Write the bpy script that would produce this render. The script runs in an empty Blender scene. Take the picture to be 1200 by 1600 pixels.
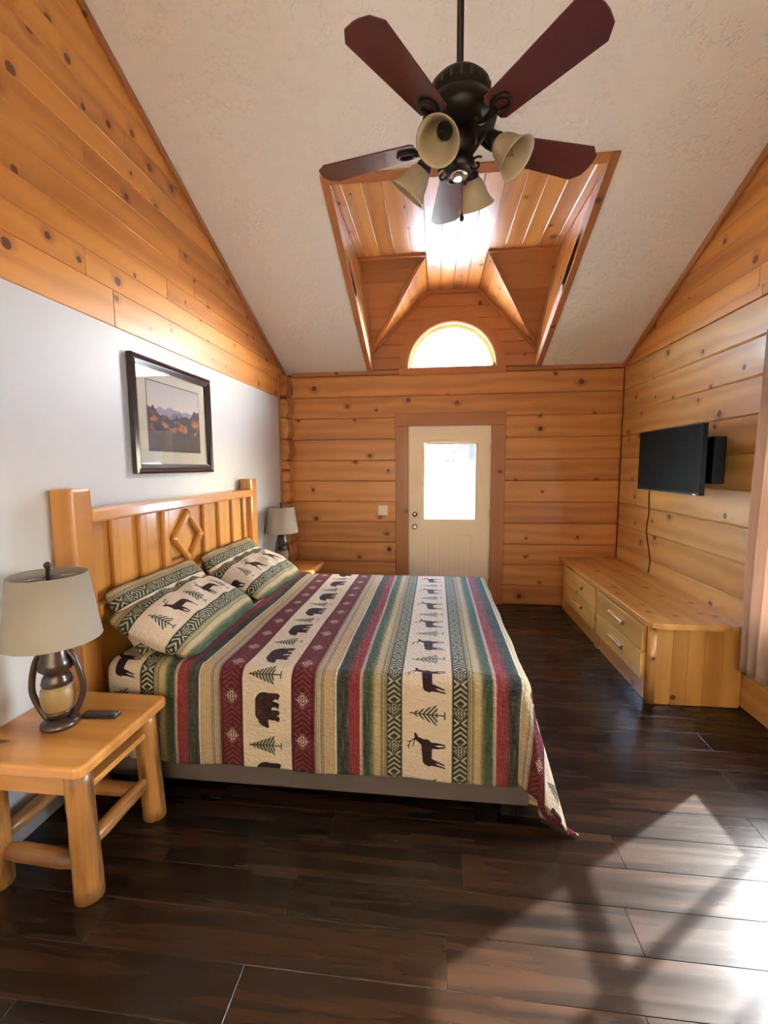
import bpy, bmesh, math, random
import numpy as np
from mathutils import Matrix, Vector
random.seed(7)
scene = bpy.context.scene
COL = scene.collection

# ------------------------------------------------------------------ camera
CAM_H = 1.60
PITCH, YAW, ROLL, FPX = 0.102512, 0.115783, -0.006413, 697.11
cd = bpy.data.cameras.new('camera'); cam = bpy.data.objects.new('camera', cd); COL.objects.link(cam)
cd.sensor_fit = 'VERTICAL'; cd.sensor_height = 24.0; cd.lens = FPX / 1600 * 24.0
cd.clip_start = 0.02; cd.clip_end = 300
fw = Vector((-math.sin(YAW)*math.cos(PITCH), math.cos(YAW)*math.cos(PITCH), -math.sin(PITCH)))
rt = Vector((math.cos(YAW), math.sin(YAW), 0)); up = rt.cross(fw)
r2 = rt*math.cos(ROLL) + up*math.sin(ROLL); u2 = -rt*math.sin(ROLL) + up*math.cos(ROLL)
cam.matrix_world = Matrix(((r2.x, u2.x, -fw.x, 0), (r2.y, u2.y, -fw.y, 0), (r2.z, u2.z, -fw.z, CAM_H), (0, 0, 0, 1)))
scene.camera = cam

# ------------------------------------------------------------------ room constants
L, R, D, ZC, M = -1.7635, 2.0, 5.16, 2.674, 0.423      # left wall x, right wall x, back wall y, eave height, roof slope
RIDGE = 1.90; YR = 2*RIDGE - D                          # ridge y, rear wall y
ZR = ZC + M*(D-RIDGE)
CX0, CX1 = -0.725, 1.075                                # dormer cheeks
ZF = 3.51; YF = D - (ZF-ZC)/M; YT = 4.29; ZT = 2.88     # dormer flat ceiling
FX0, FX1 = -0.10, 0.455
AX, AZ, AR = 0.169, 2.690, 0.492                        # arch window
PITCHZ = 0.2405

# ------------------------------------------------------------------ world, sun, exposure
SUN_H = Vector((0.80, 0.60)); SUN_T = 0.70
w = bpy.data.worlds.new('World'); scene.world = w; w.use_nodes = True
wn = w.node_tree.nodes; wl = w.node_tree.links
for n in list(wn): wn.remove(n)
sky = wn.new('ShaderNodeTexSky'); sky.sky_type = 'NISHITA'; sky.sun_disc = False
sky.sun_elevation = math.atan(SUN_T); sky.sun_rotation = math.atan2(SUN_H.x, SUN_H.y)
sky.air_density = 1.0; sky.dust_density = 2.0
bg = wn.new('ShaderNodeBackground'); bg.inputs['Strength'].default_value = 1.1
wo = wn.new('ShaderNodeOutputWorld')
wl.new(sky.outputs[0], bg.inputs[0]); wl.new(bg.outputs[0], wo.inputs[0])
sd = bpy.data.lights.new('sun', 'SUN'); sd.energy = 6.5; sd.angle = math.radians(0.9); sd.color = (1.0, 0.93, 0.82)
so = bpy.data.objects.new('sun', sd); COL.objects.link(so)
so.rotation_euler = Vector((-SUN_H.x, -SUN_H.y, -SUN_T)).to_track_quat('-Z', 'Y').to_euler(); so.location = (6, 6, 8)
def portal(loc, nrm, sx, sy):
    a = bpy.data.lights.new('portal', 'AREA'); a.shape = 'RECTANGLE'; a.size = sx; a.size_y = sy; a.cycles.is_portal = True
    o = bpy.data.objects.new('portal', a); COL.objects.link(o); o.location = loc
    o.rotation_euler = Vector(nrm).to_track_quat('-Z', 'Z').to_euler()
portal((0.158, D+0.16, 1.42), (0, -1, 0), 0.62, 0.94)
portal((AX, D+0.16, AZ+0.25), (0, -1, 0), 1.05, 0.56)
portal((R+0.2, 2.35, 1.275), (-1, 0, 0), 1.12, 1.3)
portal((-0.295, YR-0.2, 1.375), (0, 1, 0), 2.65, 1.65)
vs = scene.view_settings
vs.view_transform = 'Standard'; vs.look = 'None'; vs.gamma = 1.0; vs.use_curve_mapping = False
vs.exposure = 3.6
scene.cycles.max_bounces = 9; scene.cycles.diffuse_bounces = 6; scene.cycles.glossy_bounces = 4
scene.cycles.transparent_max_bounces = 12
scene.cycles.caustics_reflective = False; scene.cycles.caustics_refractive = False
scene.cycles.use_denoising = True

# ================================================================== node helpers
class S:
    """socket wrapper with arithmetic"""
    def __init__(s, g, k): s.g = g; s.k = k
    def __add__(a, b): return a.g.m('ADD', a, b)
    __radd__ = __add__
    def __sub__(a, b): return a.g.m('SUBTRACT', a, b)
    def __rsub__(a, b): return a.g.m('SUBTRACT', b, a)
    def __mul__(a, b): return a.g.m('MULTIPLY', a, b)
    __rmul__ = __mul__
    def __truediv__(a, b): return a.g.m('DIVIDE', a, b)
class G:
    def __init__(g, name):
        g.mat = bpy.data.materials.new(name); g.mat.use_nodes = True
        g.nt = g.mat.node_tree; g.N = g.nt.nodes; g.Lk = g.nt.links
        for n in list(g.N): g.N.remove(n)
        g.out = g.N.new('ShaderNodeOutputMaterial')
    def put(g, inp, v):
        if isinstance(v, S): g.Lk.new(v.k, inp)
        else: inp.default_value = v
    def m(g, op, a, b=None, c=None, clamp=False):
        n = g.N.new('ShaderNodeMath'); n.operation = op; n.use_clamp = clamp
        g.put(n.inputs[0], a)
        if b is not None: g.put(n.inputs[1], b)
        if c is not None: g.put(n.inputs[2], c)
        return S(g, n.outputs[0])
    def abs(g, a): return g.m('ABSOLUTE', a)
    def mn(g, a, b): return g.m('MINIMUM', a, b)
    def mx(g, a, b): return g.m('MAXIMUM', a, b)
    def lt(g, a, b): return g.m('LESS_THAN', a, b)
    def gt(g, a, b): return g.m('GREATER_THAN', a, b)
    def pp(g, a, s): return g.m('PINGPONG', a, s)
    def mod(g, a, s): return g.m('FLOORED_MODULO', a, s)
    def ss(g, a, lo, hi, o0=0.0, o1=1.0):
        n = g.N.new('ShaderNodeMapRange'); n.interpolation_type = 'SMOOTHSTEP'
        g.put(n.inputs[0], a); g.put(n.inputs[1], lo); g.put(n.inputs[2], hi); g.put(n.inputs[3], o0); g.put(n.inputs[4], o1)
        return S(g, n.outputs[0])
    def xyz(g, x, y, z):
        n = g.N.new('ShaderNodeCombineXYZ')
        for i, v in enumerate((x, y, z)): g.put(n.inputs[i], v)
        return S(g, n.outputs[0])
    def sep(g, v):
        n = g.N.new('ShaderNodeSeparateXYZ'); g.Lk.new(v.k, n.inputs[0]); return [S(g, n.outputs[i]) for i in range(3)]
    def coord(g, which='Object'):
        n = g.N.new('ShaderNodeTexCoord'); return S(g, n.outputs[which])
    def rnd(g):
        n = g.N.new('ShaderNodeObjectInfo'); return S(g, n.outputs['Random'])
    def noise(g, v, scale=1.0, detail=2.0, rough=0.5, dist=0.0):
        n = g.N.new('ShaderNodeTexNoise'); g.Lk.new(v.k, n.inputs['Vector'])
        n.inputs['Scale'].default_value = scale; n.inputs['Detail'].default_value = detail
        n.inputs['Roughness'].default_value = rough; n.inputs['Distortion'].default_value = dist
        return S(g, n.outputs[0])
    def vor(g, v, scale, dims='3D', feature='F1'):
        n = g.N.new('ShaderNodeTexVoronoi'); n.voronoi_dimensions = dims; n.feature = feature
        g.Lk.new(v.k, n.inputs['Vector']); n.inputs['Scale'].default_value = scale
        return S(g, n.outputs['Distance']), S(g, n.outputs['Color'])
    def mix(g, f, a, b, mode='MIX'):
        n = g.N.new('ShaderNodeMix'); n.data_type = 'RGBA'; n.blend_type = mode
        g.put(n.inputs[0], f)
        for i, v in ((6, a), (7, b)):
            if isinstance(v, S): g.Lk.new(v.k, n.inputs[i])
            else: n.inputs[i].default_value = (*v, 1) if len(v) == 3 else v
        return S(g, n.outputs[2])
    def ramp(g, f, stops, interp='LINEAR'):
        n = g.N.new('ShaderNodeValToRGB'); g.put(n.inputs[0], f); r = n.color_ramp; r.interpolation = interp
        while len(r.elements) < len(stops): r.elements.new(0.5)
        for e, (p, c) in zip(r.elements, stops): e.position = p; e.color = (*c, 1)
        return S(g, n.outputs[0])
    def bump(g, h, strength=0.3, dist=0.01):
        n = g.N.new('ShaderNodeBump'); g.Lk.new(h.k, n.inputs['Height'])
        n.inputs['Strength'].default_value = strength; n.inputs['Distance'].default_value = dist
        return S(g, n.outputs[0])
    def pbsdf(g, color, rough=0.5, metal=0.0, bump=None, spec=0.5, coat=0.0, coat_r=0.1, emit=None, trans=0.0):
        n = g.N.new('ShaderNodeBsdfPrincipled')
        if isinstance(color, S): g.Lk.new(color.k, n.inputs['Base Color'])
        else: n.inputs['Base Color'].default_value = (*color, 1)
        g.put(n.inputs['Roughness'], rough); n.inputs['Metallic'].default_value = metal
        n.inputs['Specular IOR Level'].default_value = spec
        n.inputs['Coat Weight'].default_value = coat; n.inputs['Coat Roughness'].default_value = coat_r
        n.inputs['Transmission Weight'].default_value = trans
        if bump is not None: g.Lk.new(bump.k, n.inputs['Normal'])
        return n
    def done(g, shader):
        g.Lk.new(shader.outputs[0], g.out.inputs[0]); return g.mat

def plain(name, col, rough=0.5, metal=0.0, spec=0.5, coat=0.0):
    g = G(name); return g.done(g.pbsdf(col, rough, metal, None, spec, coat))

def wood(name, light, dark, knot=(0.07, 0.02, 0.008), rough=0.32, coat=0.35, dens=0.45, kscale=4.0, tint=0.7, flat=True, grain=1.0, sap=0.6, coat_r=0.12, stain=0.0):
    """varnished pine: grain along the piece's own x axis, knots scattered over its face"""
    g = G(name); x, y, z = g.sep(g.coord('Object')); rn = g.rnd()
    ox = rn*61.7; oy = rn*23.3
    px, py, pz = x+ox, y+oy, z+rn*7.1
    if flat: d, c = g.vor(g.xyz(px, py, 0.0), kscale, '2D')
    else: d, c = g.vor(g.xyz(px, py, pz), kscale, '3D')
    cr, cg_, cb = g.sep(c)
    sel = g.gt(cr, dens)
    rad = 0.045 + cg_*0.065
    inside = g.ss(d/rad, 0.75, 1.05, 1.0, 0.0) * sel
    halo = g.ss(d/rad, 0.9, 3.2, 1.0, 0.0) * sel
    warp = g.noise(g.xyz(px*1.3, py*5.0, pz*5.0), 1.0, 2.0)
    ph = py*46.0 + warp*9.0 + halo*2.5
    bands = g.m('SINE', ph)*0.5 + 0.5
    fine = g.noise(g.xyz(px*2.5, py*95.0, pz*95.0), 1.0, 3.0, 0.6)
    patch = g.noise(g.xyz(px*0.9, py*3.0, pz*3.0), 1.0, 2.0)
    f = bands*0.40*grain + fine*0.42*grain - 0.05 + (patch-0.5)*sap + (rn-0.5)*tint
    f = g.m('ADD', f, halo*0.28, clamp=True)
    base = g.mix(f, light, dark)
    ring = g.m('SINE', d/rad*14.0)*0.5+0.5
    kc = g.mix(ring*0.35, knot, tuple(min(1, v*3.2) for v in knot))
    col = g.mix(inside*0.92, base, kc)
    if stain > 0:                                                   # bark left in streaks on peeled logs
        bk = g.noise(g.xyz(px*3.0, py*22.0, pz*22.0), 1.0, 3.0, 0.6)
        col = g.mix(g.ss(bk, 0.50, 0.70)*stain, col, (0.085, 0.040, 0.018))
    b = g.bump(fine*0.5 + bands*0.4, 0.08, 0.004)
    return g.done(g.pbsdf(col, rough + 0.0, 0, b, 0.5, coat, coat_r))

MAT = {}
MAT['pine_board'] = wood('pine_board', (0.64, 0.265, 0.048), (0.36, 0.118, 0.018), rough=0.38, coat=0.08)
MAT['pine_log'] = wood('pine_log', (0.58, 0.255, 0.070), (0.32, 0.112, 0.026), rough=0.45, coat=0.12, dens=0.5, kscale=3.4)
MAT['pine_log_pale'] = wood('pine_log_pale', (0.66, 0.37, 0.115), (0.40, 0.19, 0.048), rough=0.42, coat=0.2, dens=0.5, kscale=3.4)
MAT['pine_dormer'] = wood('pine_dormer', (0.68, 0.31, 0.065), (0.40, 0.14, 0.022), rough=0.3, coat=0.9, coat_r=0.24)
MAT['pine_trim'] = wood('pine_trim', (0.42, 0.165, 0.050), (0.26, 0.094, 0.028), dens=0.75, rough=0.45, coat=0.1, grain=0.5)
MAT['pine_bed'] = wood('pine_bed', (0.57, 0.268, 0.060), (0.40, 0.155, 0.028), dens=0.72, rough=0.28, coat=0.5, tint=0.45, sap=0.4)
MAT['pine_stand'] = wood('pine_stand', (0.62, 0.295, 0.072), (0.36, 0.132, 0.025), dens=0.6, rough=0.3, coat=0.4, tint=1.1)
MAT['pine_pole'] = wood('pine_pole', (0.55, 0.26, 0.066), (0.15, 0.056, 0.014), dens=0.55, rough=0.38, coat=0.2, flat=False, kscale=5.0, sap=1.0, tint=0.5, stain=0.75)
MAT['pine_dresser'] = wood('pine_dresser', (0.64, 0.33, 0.088), (0.42, 0.18, 0.036), dens=0.5, kscale=4.6, rough=0.28, coat=0.5)
MAT['pine_drawer'] = wood('pine_drawer', (0.76, 0.47, 0.14), (0.52, 0.26, 0.062), dens=0.55, rough=0.28, coat=0.5)
MAT['pull_end'] = plain('pull_end', (0.22, 0.075, 0.03), 0.45)

def floor_mat():
    g = G('walnut_plank'); x, y, z = g.sep(g.coord('Object')); rn = g.rnd()
    px, py = x+rn*53.1, y+rn*19.7
    a = g.noise(g.xyz(px*1.3, py*20.0, rn*9.0), 1.0, 3.0, 0.5, 0.15)
    b = g.noise(g.xyz(px*5.0, py*70.0, rn*3.0), 1.0, 3.0, 0.6)
    f = g.m('ADD', g.ss(a, 0.22, 0.85)*0.72 + (rn-0.5)*0.30, b*0.30-0.08, clamp=True)
    col = g.ramp(f, [(0.0, (0.0045, 0.0028, 0.0020)), (0.35, (0.0145, 0.0068, 0.0034)), (0.7, (0.030, 0.0120, 0.0046)), (1.0, (0.070, 0.028, 0.0095))])
    rgh = 0.20 + a*0.14
    return g.done(g.pbsdf(col, rgh, 0, g.bump(b, 0.12, 0.003), 0.5, 0.0))
MAT['floor'] = floor_mat()
def wall_paint():
    g = G('white_wall_paint'); c = g.coord('Object')
    n = g.noise(c, 90.0, 2.0)
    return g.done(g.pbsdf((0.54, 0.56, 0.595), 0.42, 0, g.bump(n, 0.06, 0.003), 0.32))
MAT['wall_paint'] = wall_paint()
def ceil_mat():
    g = G('knockdown_ceiling'); c = g.coord('Object')
    n = g.noise(c, 26.0, 3.0, 0.55, 0.8); n2 = g.noise(c, 8.0, 2.0)
    h = g.ss(n, 0.52, 0.60) * g.ss(n2, 0.35, 0.6)
    return g.done(g.pbsdf((0.72, 0.69, 0.65), 0.75, 0, g.bump(h, 0.5, 0.008), 0.3))
MAT['ceiling'] = ceil_mat()
MAT['slab'] = plain('dark_sheathing', (0.10, 0.05, 0.025), 0.8)
MAT['door_paint'] = plain('cream_door_paint', (0.82, 0.69, 0.51), 0.42)
MAT['white_trim'] = plain('white_vinyl', (0.80, 0.80, 0.78), 0.4)
MAT['slat'] = plain('grey_blind_slat', (0.10, 0.11, 0.12), 0.6, 0, 0.2)
MAT['nickel'] = plain('brushed_nickel', (0.62, 0.60, 0.57), 0.25, 1.0)
MAT['brass_dark'] = plain('tarnished_brass', (0.10, 0.075, 0.045), 0.5, 0.8)
MAT['brass'] = plain('dull_brass_hinge', (0.55, 0.42, 0.25), 0.35, 1.0)
MAT['bronze'] = plain('oil_rubbed_bronze', (0.012, 0.008, 0.007), 0.40, 0.3, 0.35)
MAT['ivory'] = plain('ivory_plastic', (0.78, 0.72, 0.60), 0.4)
MAT['black_plastic'] = plain('black_plastic', (0.005, 0.0045, 0.0047), 0.5, 0, 0.15)
MAT['screen'] = plain('tv_screen', (0.0035, 0.0028, 0.0029), 0.5, 0, 0.03)
MAT['frame'] = plain('dark_lacquer_frame', (0.028, 0.018, 0.022), 0.22, 0, 0.6, 0.5)
MAT['mat_board'] = plain('cream_mat_board', (0.62, 0.56, 0.46), 0.8)
MAT['bed_fabric'] = plain('taupe_upholstery', (0.105, 0.088, 0.082), 0.9, 0, 0.2)
MAT['mattress'] = plain('white_mattress', (0.7, 0.68, 0.64), 0.9)
MAT['dark_leg'] = plain('dark_leg', (0.008, 0.006, 0.005), 0.7, 0, 0.15)
MAT['remote'] = plain('remote_plastic', (0.014, 0.012, 0.014), 0.3)
MAT['remote_key'] = plain('remote_key', (0.10, 0.09, 0.10), 0.5)
MAT['globe'] = plain('tan_ceramic', (0.27, 0.175, 0.07), 0.4)
MAT['siding'] = plain('white_siding', (0.85, 0.85, 0.85), 0.8)
MAT['roofing'] = plain('blue_grey_roofing', (0.004, 0.008, 0.013), 0.9, 0, 0.0)
MAT['ground'] = plain('pale_gravel', (0.62, 0.60, 0.56), 0.9)
def lampbase():
    g = G('mottled_bronze'); n = g.noise(g.coord('Object'), 26.0, 4.0)
    return g.done(g.pbsdf(g.mix(n, (0.012, 0.007, 0.006), (0.085, 0.048, 0.034)), 0.3, 0.2, None, 0.5, 0.3))
MAT['lamp_bronze'] = lampbase()
def cherry():
    g = G('cherry_blade'); x, y, z = g.sep(g.coord('Object'))
    n = g.noise(g.xyz(x*3.0, y*60.0, z), 1.0, 3.0)
    return g.done(g.pbsdf(g.mix(n, (0.105, 0.016, 0.014), (0.040, 0.007, 0.007)), 0.3, 0, None, 0.5, 0.3))
MAT['cherry'] = cherry()
def linen(name, col, trans, sc=700.0):
    g = G(name); n = g.noise(g.coord('Object'), sc, 1.0)
    p = g.pbsdf(g.mix(n, col, tuple(v*0.86 for v in col)), 0.9, 0, None, 0.1)
    t = g.N.new('ShaderNodeBsdfTranslucent'); t.inputs[0].default_value = (*col, 1)
    mx = g.N.new('ShaderNodeMixShader'); mx.inputs[0].default_value = trans
    g.Lk.new(p.outputs[0], mx.inputs[1]); g.Lk.new(t.outputs[0], mx.inputs[2])
    return g.done(mx)
MAT['linen'] = linen('cream_linen_shade', (0.42, 0.375, 0.32), 0.2)
MAT['curtain'] = linen('peach_curtain', (0.66, 0.50, 0.39), 0.45, 400.0)
def scavo():
    g = G('alabaster_glass'); n = g.noise(g.coord('Object'), 14.0, 4.0)
    col = g.mix(n, (0.46, 0.36, 0.22), (0.58, 0.50, 0.37))
    p = g.pbsdf(col, 0.35, 0, None, 0.5)
    t = g.N.new('ShaderNodeBsdfTranslucent'); g.Lk.new(col.k, t.inputs[0])
    mx = g.N.new('ShaderNodeMixShader'); mx.inputs[0].default_value = 0.4
    g.Lk.new(p.outputs[0], mx.inputs[1]); g.Lk.new(t.outputs[0], mx.inputs[2])
    return g.done(mx)
MAT['shade_glass'] = scavo()
def glass(name, tint=(0.96, 0.98, 0.98)):
    g = G(name); lw = g.N.new('ShaderNodeLayerWeight'); lw.inputs[0].default_value = 0.5
    fr = g.m('POWER', S(g, lw.outputs['Facing']), 5.0)*0.92 + 0.04
    t = g.N.new('ShaderNodeBsdfTransparent'); t.inputs[0].default_value = (*tint, 1)
    gl = g.N.new('ShaderNodeBsdfGlossy'); gl.inputs['Roughness'].default_value = 0.0
    mx = g.N.new('ShaderNodeMixShader')
    g.Lk.new(fr.k, mx.inputs[0]); g.Lk.new(t.outputs[0], mx.inputs[1]); g.Lk.new(gl.outputs[0], mx.inputs[2])
    return g.done(mx)
MAT['fill_diffuser'] = linen('warm_fill_diffuser', (0.70, 0.57, 0.42), 0.92, 300.0)  # translucent sheet that warms the fill light of the added rear window
MAT['glass'] = glass('window_glass')
MAT['tinted'] = glass('tinted_window_glass', (0.60, 0.63, 0.66))
MAT['bulb'] = glass('clear_bulb_glass', (0.9, 0.88, 0.82))

def print_mat():
    """autumn mountain landscape print: sky, hazy ridges, dark and orange wooded slopes"""
    g = G('mountain_print'); u, v, _ = g.sep(g.coord('UV'))
    def nz(sx, sy, off, det=3.0): return g.noise(g.xyz(u*sx+off, v*sy, 0.0), 1.0, det)
    sky_ = g.ramp(v, [(0.55, (0.66, 0.55, 0.46)), (0.75, (0.60, 0.51, 0.49)), (1.0, (0.50, 0.45, 0.47))])
    col = g.mix(g.lt(v, 0.47 + nz(4.0, 0, 2.0)*0.34), sky_, (0.30, 0.26, 0.36))
    col = g.mix(g.lt(v, 0.48 + nz(5.0, 0, 9.0)*0.26 - g.abs(u-0.58)*0.45), col, (0.17, 0.15, 0.24))
    col = g.mix(g.lt(v, 0.30 + nz(7.0, 0, 5.0)*0.36 + g.abs(u-0.45)*0.36), col, (0.040, 0.042, 0.058))
    fire = g.ss(nz(6.0, 7.0, 3.0), 0.46, 0.66) * g.ss(v, 0.20, 0.34) * g.ss(v, 0.60, 0.44)
    col = g.mix(fire, col, g.mix(nz(15.0, 15.0, 8.0), (0.62, 0.26, 0.06), (0.42, 0.06, 0.03)))
    low = g.ss(v, 0.28, 0.12)
    col = g.mix(g.m('SUBTRACT', 1.0, g.ss(v, 0.12, 0.34)), col, g.mix(nz(8, 14, 1.0), (0.06, 0.045, 0.05), (0.12, 0.075, 0.06)))
    return g.done(g.pbsdf(col, 0.7))
MAT['print'] = print_mat()

def quilt_mat(name, flip=1.0, pillow=False):
    """striped lodge quilt: deer, bear and fir bands between chevron and serape stripes (UV in metres)"""
    g = G(name); s, v, _ = g.sep(g.coord('UV'))
    XD, HP = -0.034, 0.745
    PER = 2*HP
    uu = g.m('ABSOLUTE', g.mod(s - (XD-HP), PER) - HP)            # distance from the nearest deer band centre
    sd_ = g.mod(s - (XD-HP), PER) - HP                           # signed, deer
    sb_ = g.mod(s - XD, PER) - HP                                # signed, bear
    cream, tan = (0.56, 0.47, 0.37), (0.40, 0.31, 0.18)
    green, dk, red, mar = (0.035, 0.075, 0.038), (0.030, 0.038, 0.032), (0.20, 0.022, 0.030), (0.075, 0.014, 0.020)
    dch = (0.030, 0.036, 0.026); white = (0.58, 0.50, 0.42); olive = (0.11, 0.11, 0.045)
    st = [(0.0, cream), (0.1125, cream), (0.113, dch), (0.183, dch), (0.184, tan), (0.190, olive), (0.196, tan), (0.204, olive), (0.212, tan),
          (0.232, tan), (0.248, olive), (0.262, green), (0.289, green), (0.290, white), (0.2955, red), (0.300, white), (0.306, red), (0.345, red),
          (0.366, dk), (0.410, dk), (0.4125, white), (0.4185, white), (0.420, red), (0.424, tan), (0.470, tan), (0.474, red), (0.4785, tan)]
    st2 = [(0.4785, tan), (0.484, green), (0.489, white), (0.494, green), (0.499, white), (0.504, green), (0.508, tan), (0.513, red), (0.520, mar), (0.6275, mar), (0.6285, cream), (0.745, cream)]
    c1 = g.ramp(uu, st); c2 = g.ramp(uu, st2)
    col = g.mix(g.gt(uu, 0.478), c1, c2)
    thr = g.noise(g.xyz(s*420.0, v*9.0, 0.0), 1.0, 2.0)             # woven streaks of the serape stripes
    inband = g.gt(uu, 0.19)*g.lt(uu, 0.51)
    col = g.mix(inband*g.ss(thr, 0.5, 0.75)*0.45, col, (0.30, 0.24, 0.16))
    # chevrons and stepped diamonds
    def chevron(e, half, per, colr):
        vv = g.mod(v, per) - per/2
        ae = g.abs(e)
        tri = g.pp(v + per/4, per/2)
        line = g.gt(g.mod(tri + ae*0.75, 0.024), 0.0145) * g.lt(ae, half*0.82)
        dd = ae*1.0 + g.abs(vv)*0.85
        dia = g.lt(dd, 0.033)
        chk = g.gt(g.mod(dd, 0.0125), 0.0055) * g.gt(g.pp(ae, 0.0065), 0.0017)
        return g.lt(ae, half) * g.mx(line*(1.0-dia)*g.gt(dd, 0.037), chk*dia)
    cd_ = chevron(uu-0.148, 0.035, 0.17, None)
    col = g.mix(cd_*g.lt(uu, 0.183)*g.gt(uu, 0.113), col, (0.36, 0.33, 0.22))
    e2 = uu-0.572
    cm = chevron(e2, 0.050, 0.19, None)
    diam = g.lt(g.abs(e2) + g.abs(g.mod(v, 0.19)-0.095)*0.85, 0.033)
    col = g.mix(cm*g.lt(uu, 0.622)*g.gt(uu, 0.522), col, g.mix(diam, (0.17, 0.030, 0.032), (0.50, 0.42, 0.33)))
    # animals and firs
    def cap(h, f, a, b, ra, rb):
        ax, ay = a; bx, by = b; dx, dy = bx-ax, by-ay; l2 = dx*dx+dy*dy
        t = g.m('MULTIPLY_ADD', h-ax, dx/l2, (f-ay)*(dy/l2), clamp=True)
        ex = h-ax-t*dx; ey = f-ay-t*dy
        return g.m('SQRT', ex*ex+ey*ey) - (t*(rb-ra)+ra)
    def union(ds):
        r = ds[0]
        for d in ds[1:]: r = g.mn(r, d)
        return r
    P = 0.34
    def fir(h, f, sharp):
        hw = (0.165-h)*0.36
        af = g.abs(f)
        br = g.gt(g.m('SINE', (h + af*(0.9 if sharp else 0.55))*(330.0 if sharp else 420.0)), -0.15 if sharp else -0.55)
        leaf = g.lt(af, hw)*g.gt(h, 0.035)*g.lt(h, 0.165)*br
        trunk = g.lt(af, 0.0030)*g.gt(h, 0.0)*g.lt(h, 0.15)
        foot = g.lt(af, 0.017)*g.gt(h, 0.0)*g.lt(h, 0.006)
        return g.mx(g.mx(leaf, trunk), foot)
    # deer band (up = -s)
    h = 0.0825 - sd_
    vd = g.mod(v + 0.185, P)
    f = (vd - 0.010) if flip > 0 else (0.160 - vd)
    deer = union([cap(h, f, (0.080, 0.030), (0.084, 0.108), 0.021, 0.024), cap(h, f, (0.072, 0.018), (0.078, 0.03), 0.012, 0.018),
                  cap(h, f, (0.092, 0.112), (0.128, 0.130), 0.016, 0.009), cap(h, f, (0.128, 0.130), (0.134, 0.150), 0.009, 0.0055),
                  cap(h, f, (0.134, 0.130), (0.158, 0.112), 0.003, 0.0022), cap(h, f, (0.158, 0.112), (0.165, 0.078), 0.0025, 0.0018),
                  cap(h, f, (0.158, 0.112), (0.172, 0.112), 0.0022, 0.0015), cap(h, f, (0.161, 0.096), (0.174, 0.090), 0.0022, 0.0015), cap(h, f, (0.136, 0.126), (0.146, 0.090), 0.0026, 0.0018),
                  cap(h, f, (0.066, 0.110), (0.030, 0.116), 0.010, 0.0045), cap(h, f, (0.030, 0.116), (0.003, 0.113), 0.0042, 0.0032),
                  cap(h, f, (0.066, 0.100), (0.028, 0.098), 0.010, 0.0045), cap(h, f, (0.028, 0.098), (0.001, 0.104), 0.0042, 0.0032),
                  cap(h, f, (0.068, 0.024), (0.036, 0.014), 0.013, 0.005), cap(h, f, (0.036, 0.014), (0.002, 0.006), 0.0045, 0.0032),
                  cap(h, f, (0.066, 0.034), (0.034, 0.030), 0.012, 0.005), cap(h, f, (0.034, 0.030), (0.005, 0.020), 0.0045, 0.0032)])
    vt = vd - 0.255
    animal = g.lt(deer, 0.0)*g.lt(uu, 0.111)
    tree = fir(h, vt, True)*g.lt(uu, 0.111)
    if not pillow:
        hb = 0.058 - sb_
        vb = g.mod(v + 0.04, P)
        fb = 0.172 - vb
        bear = union([cap(hb, fb, (0.072, 0.045), (0.080, 0.105), 0.044, 0.036), cap(hb, fb, (0.080, 0.115), (0.074, 0.145), 0.032, 0.020),
                      cap(hb, fb, (0.072, 0.145), (0.058, 0.166), 0.019, 0.009), cap(hb, fb, (0.092, 0.140), (0.094, 0.146), 0.007, 0.006),
                      cap(hb, fb, (0.050, 0.026), (0.008, 0.016), 0.022, 0.012), cap(hb, fb, (0.008, 0.016), (0.007, 0.030), 0.007, 0.006),
                      cap(hb, fb, (0.050, 0.058), (0.010, 0.060), 0.018, 0.011), cap(hb, fb, (0.008, 0.060), (0.007, 0.072), 0.007, 0.006),
                      cap(hb, fb, (0.060, 0.105), (0.010, 0.098), 0.020, 0.012), cap(hb, fb, (0.060, 0.115), (0.008, 0.126), 0.018, 0.011), cap(hb, fb, (0.008, 0.124), (0.006, 0.136), 0.007, 0.006)])
        inb = g.gt(uu, 0.632)
        animal = g.mx(animal, g.lt(bear, 0.0)*inb)
        tree = g.mx(tree, fir(hb+0.012, vb - 0.255, False)*inb)
    col = g.mix(animal, col, (0.030, 0.012, 0.014))
    col = g.mix(tree, col, (0.045, 0.062, 0.045))
    q1 = g.noise(g.xyz(s*55.0, v*110.0, 0.0), 1.0, 2.0, 0.5, 1.2)
    d2, _c = g.vor(g.xyz(s, v*1.6, 0.0), 48.0, '2D')
    return g.done(g.pbsdf(col, 0.85, 0, g.bump(q1*0.7 + d2*0.5, 0.8, 0.010), 0.25))
MAT['quilt'] = quilt_mat('lodge_quilt_cotton')
MAT['sham'] = quilt_mat('lodge_sham_cotton', flip=-1.0, pillow=True)

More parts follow.
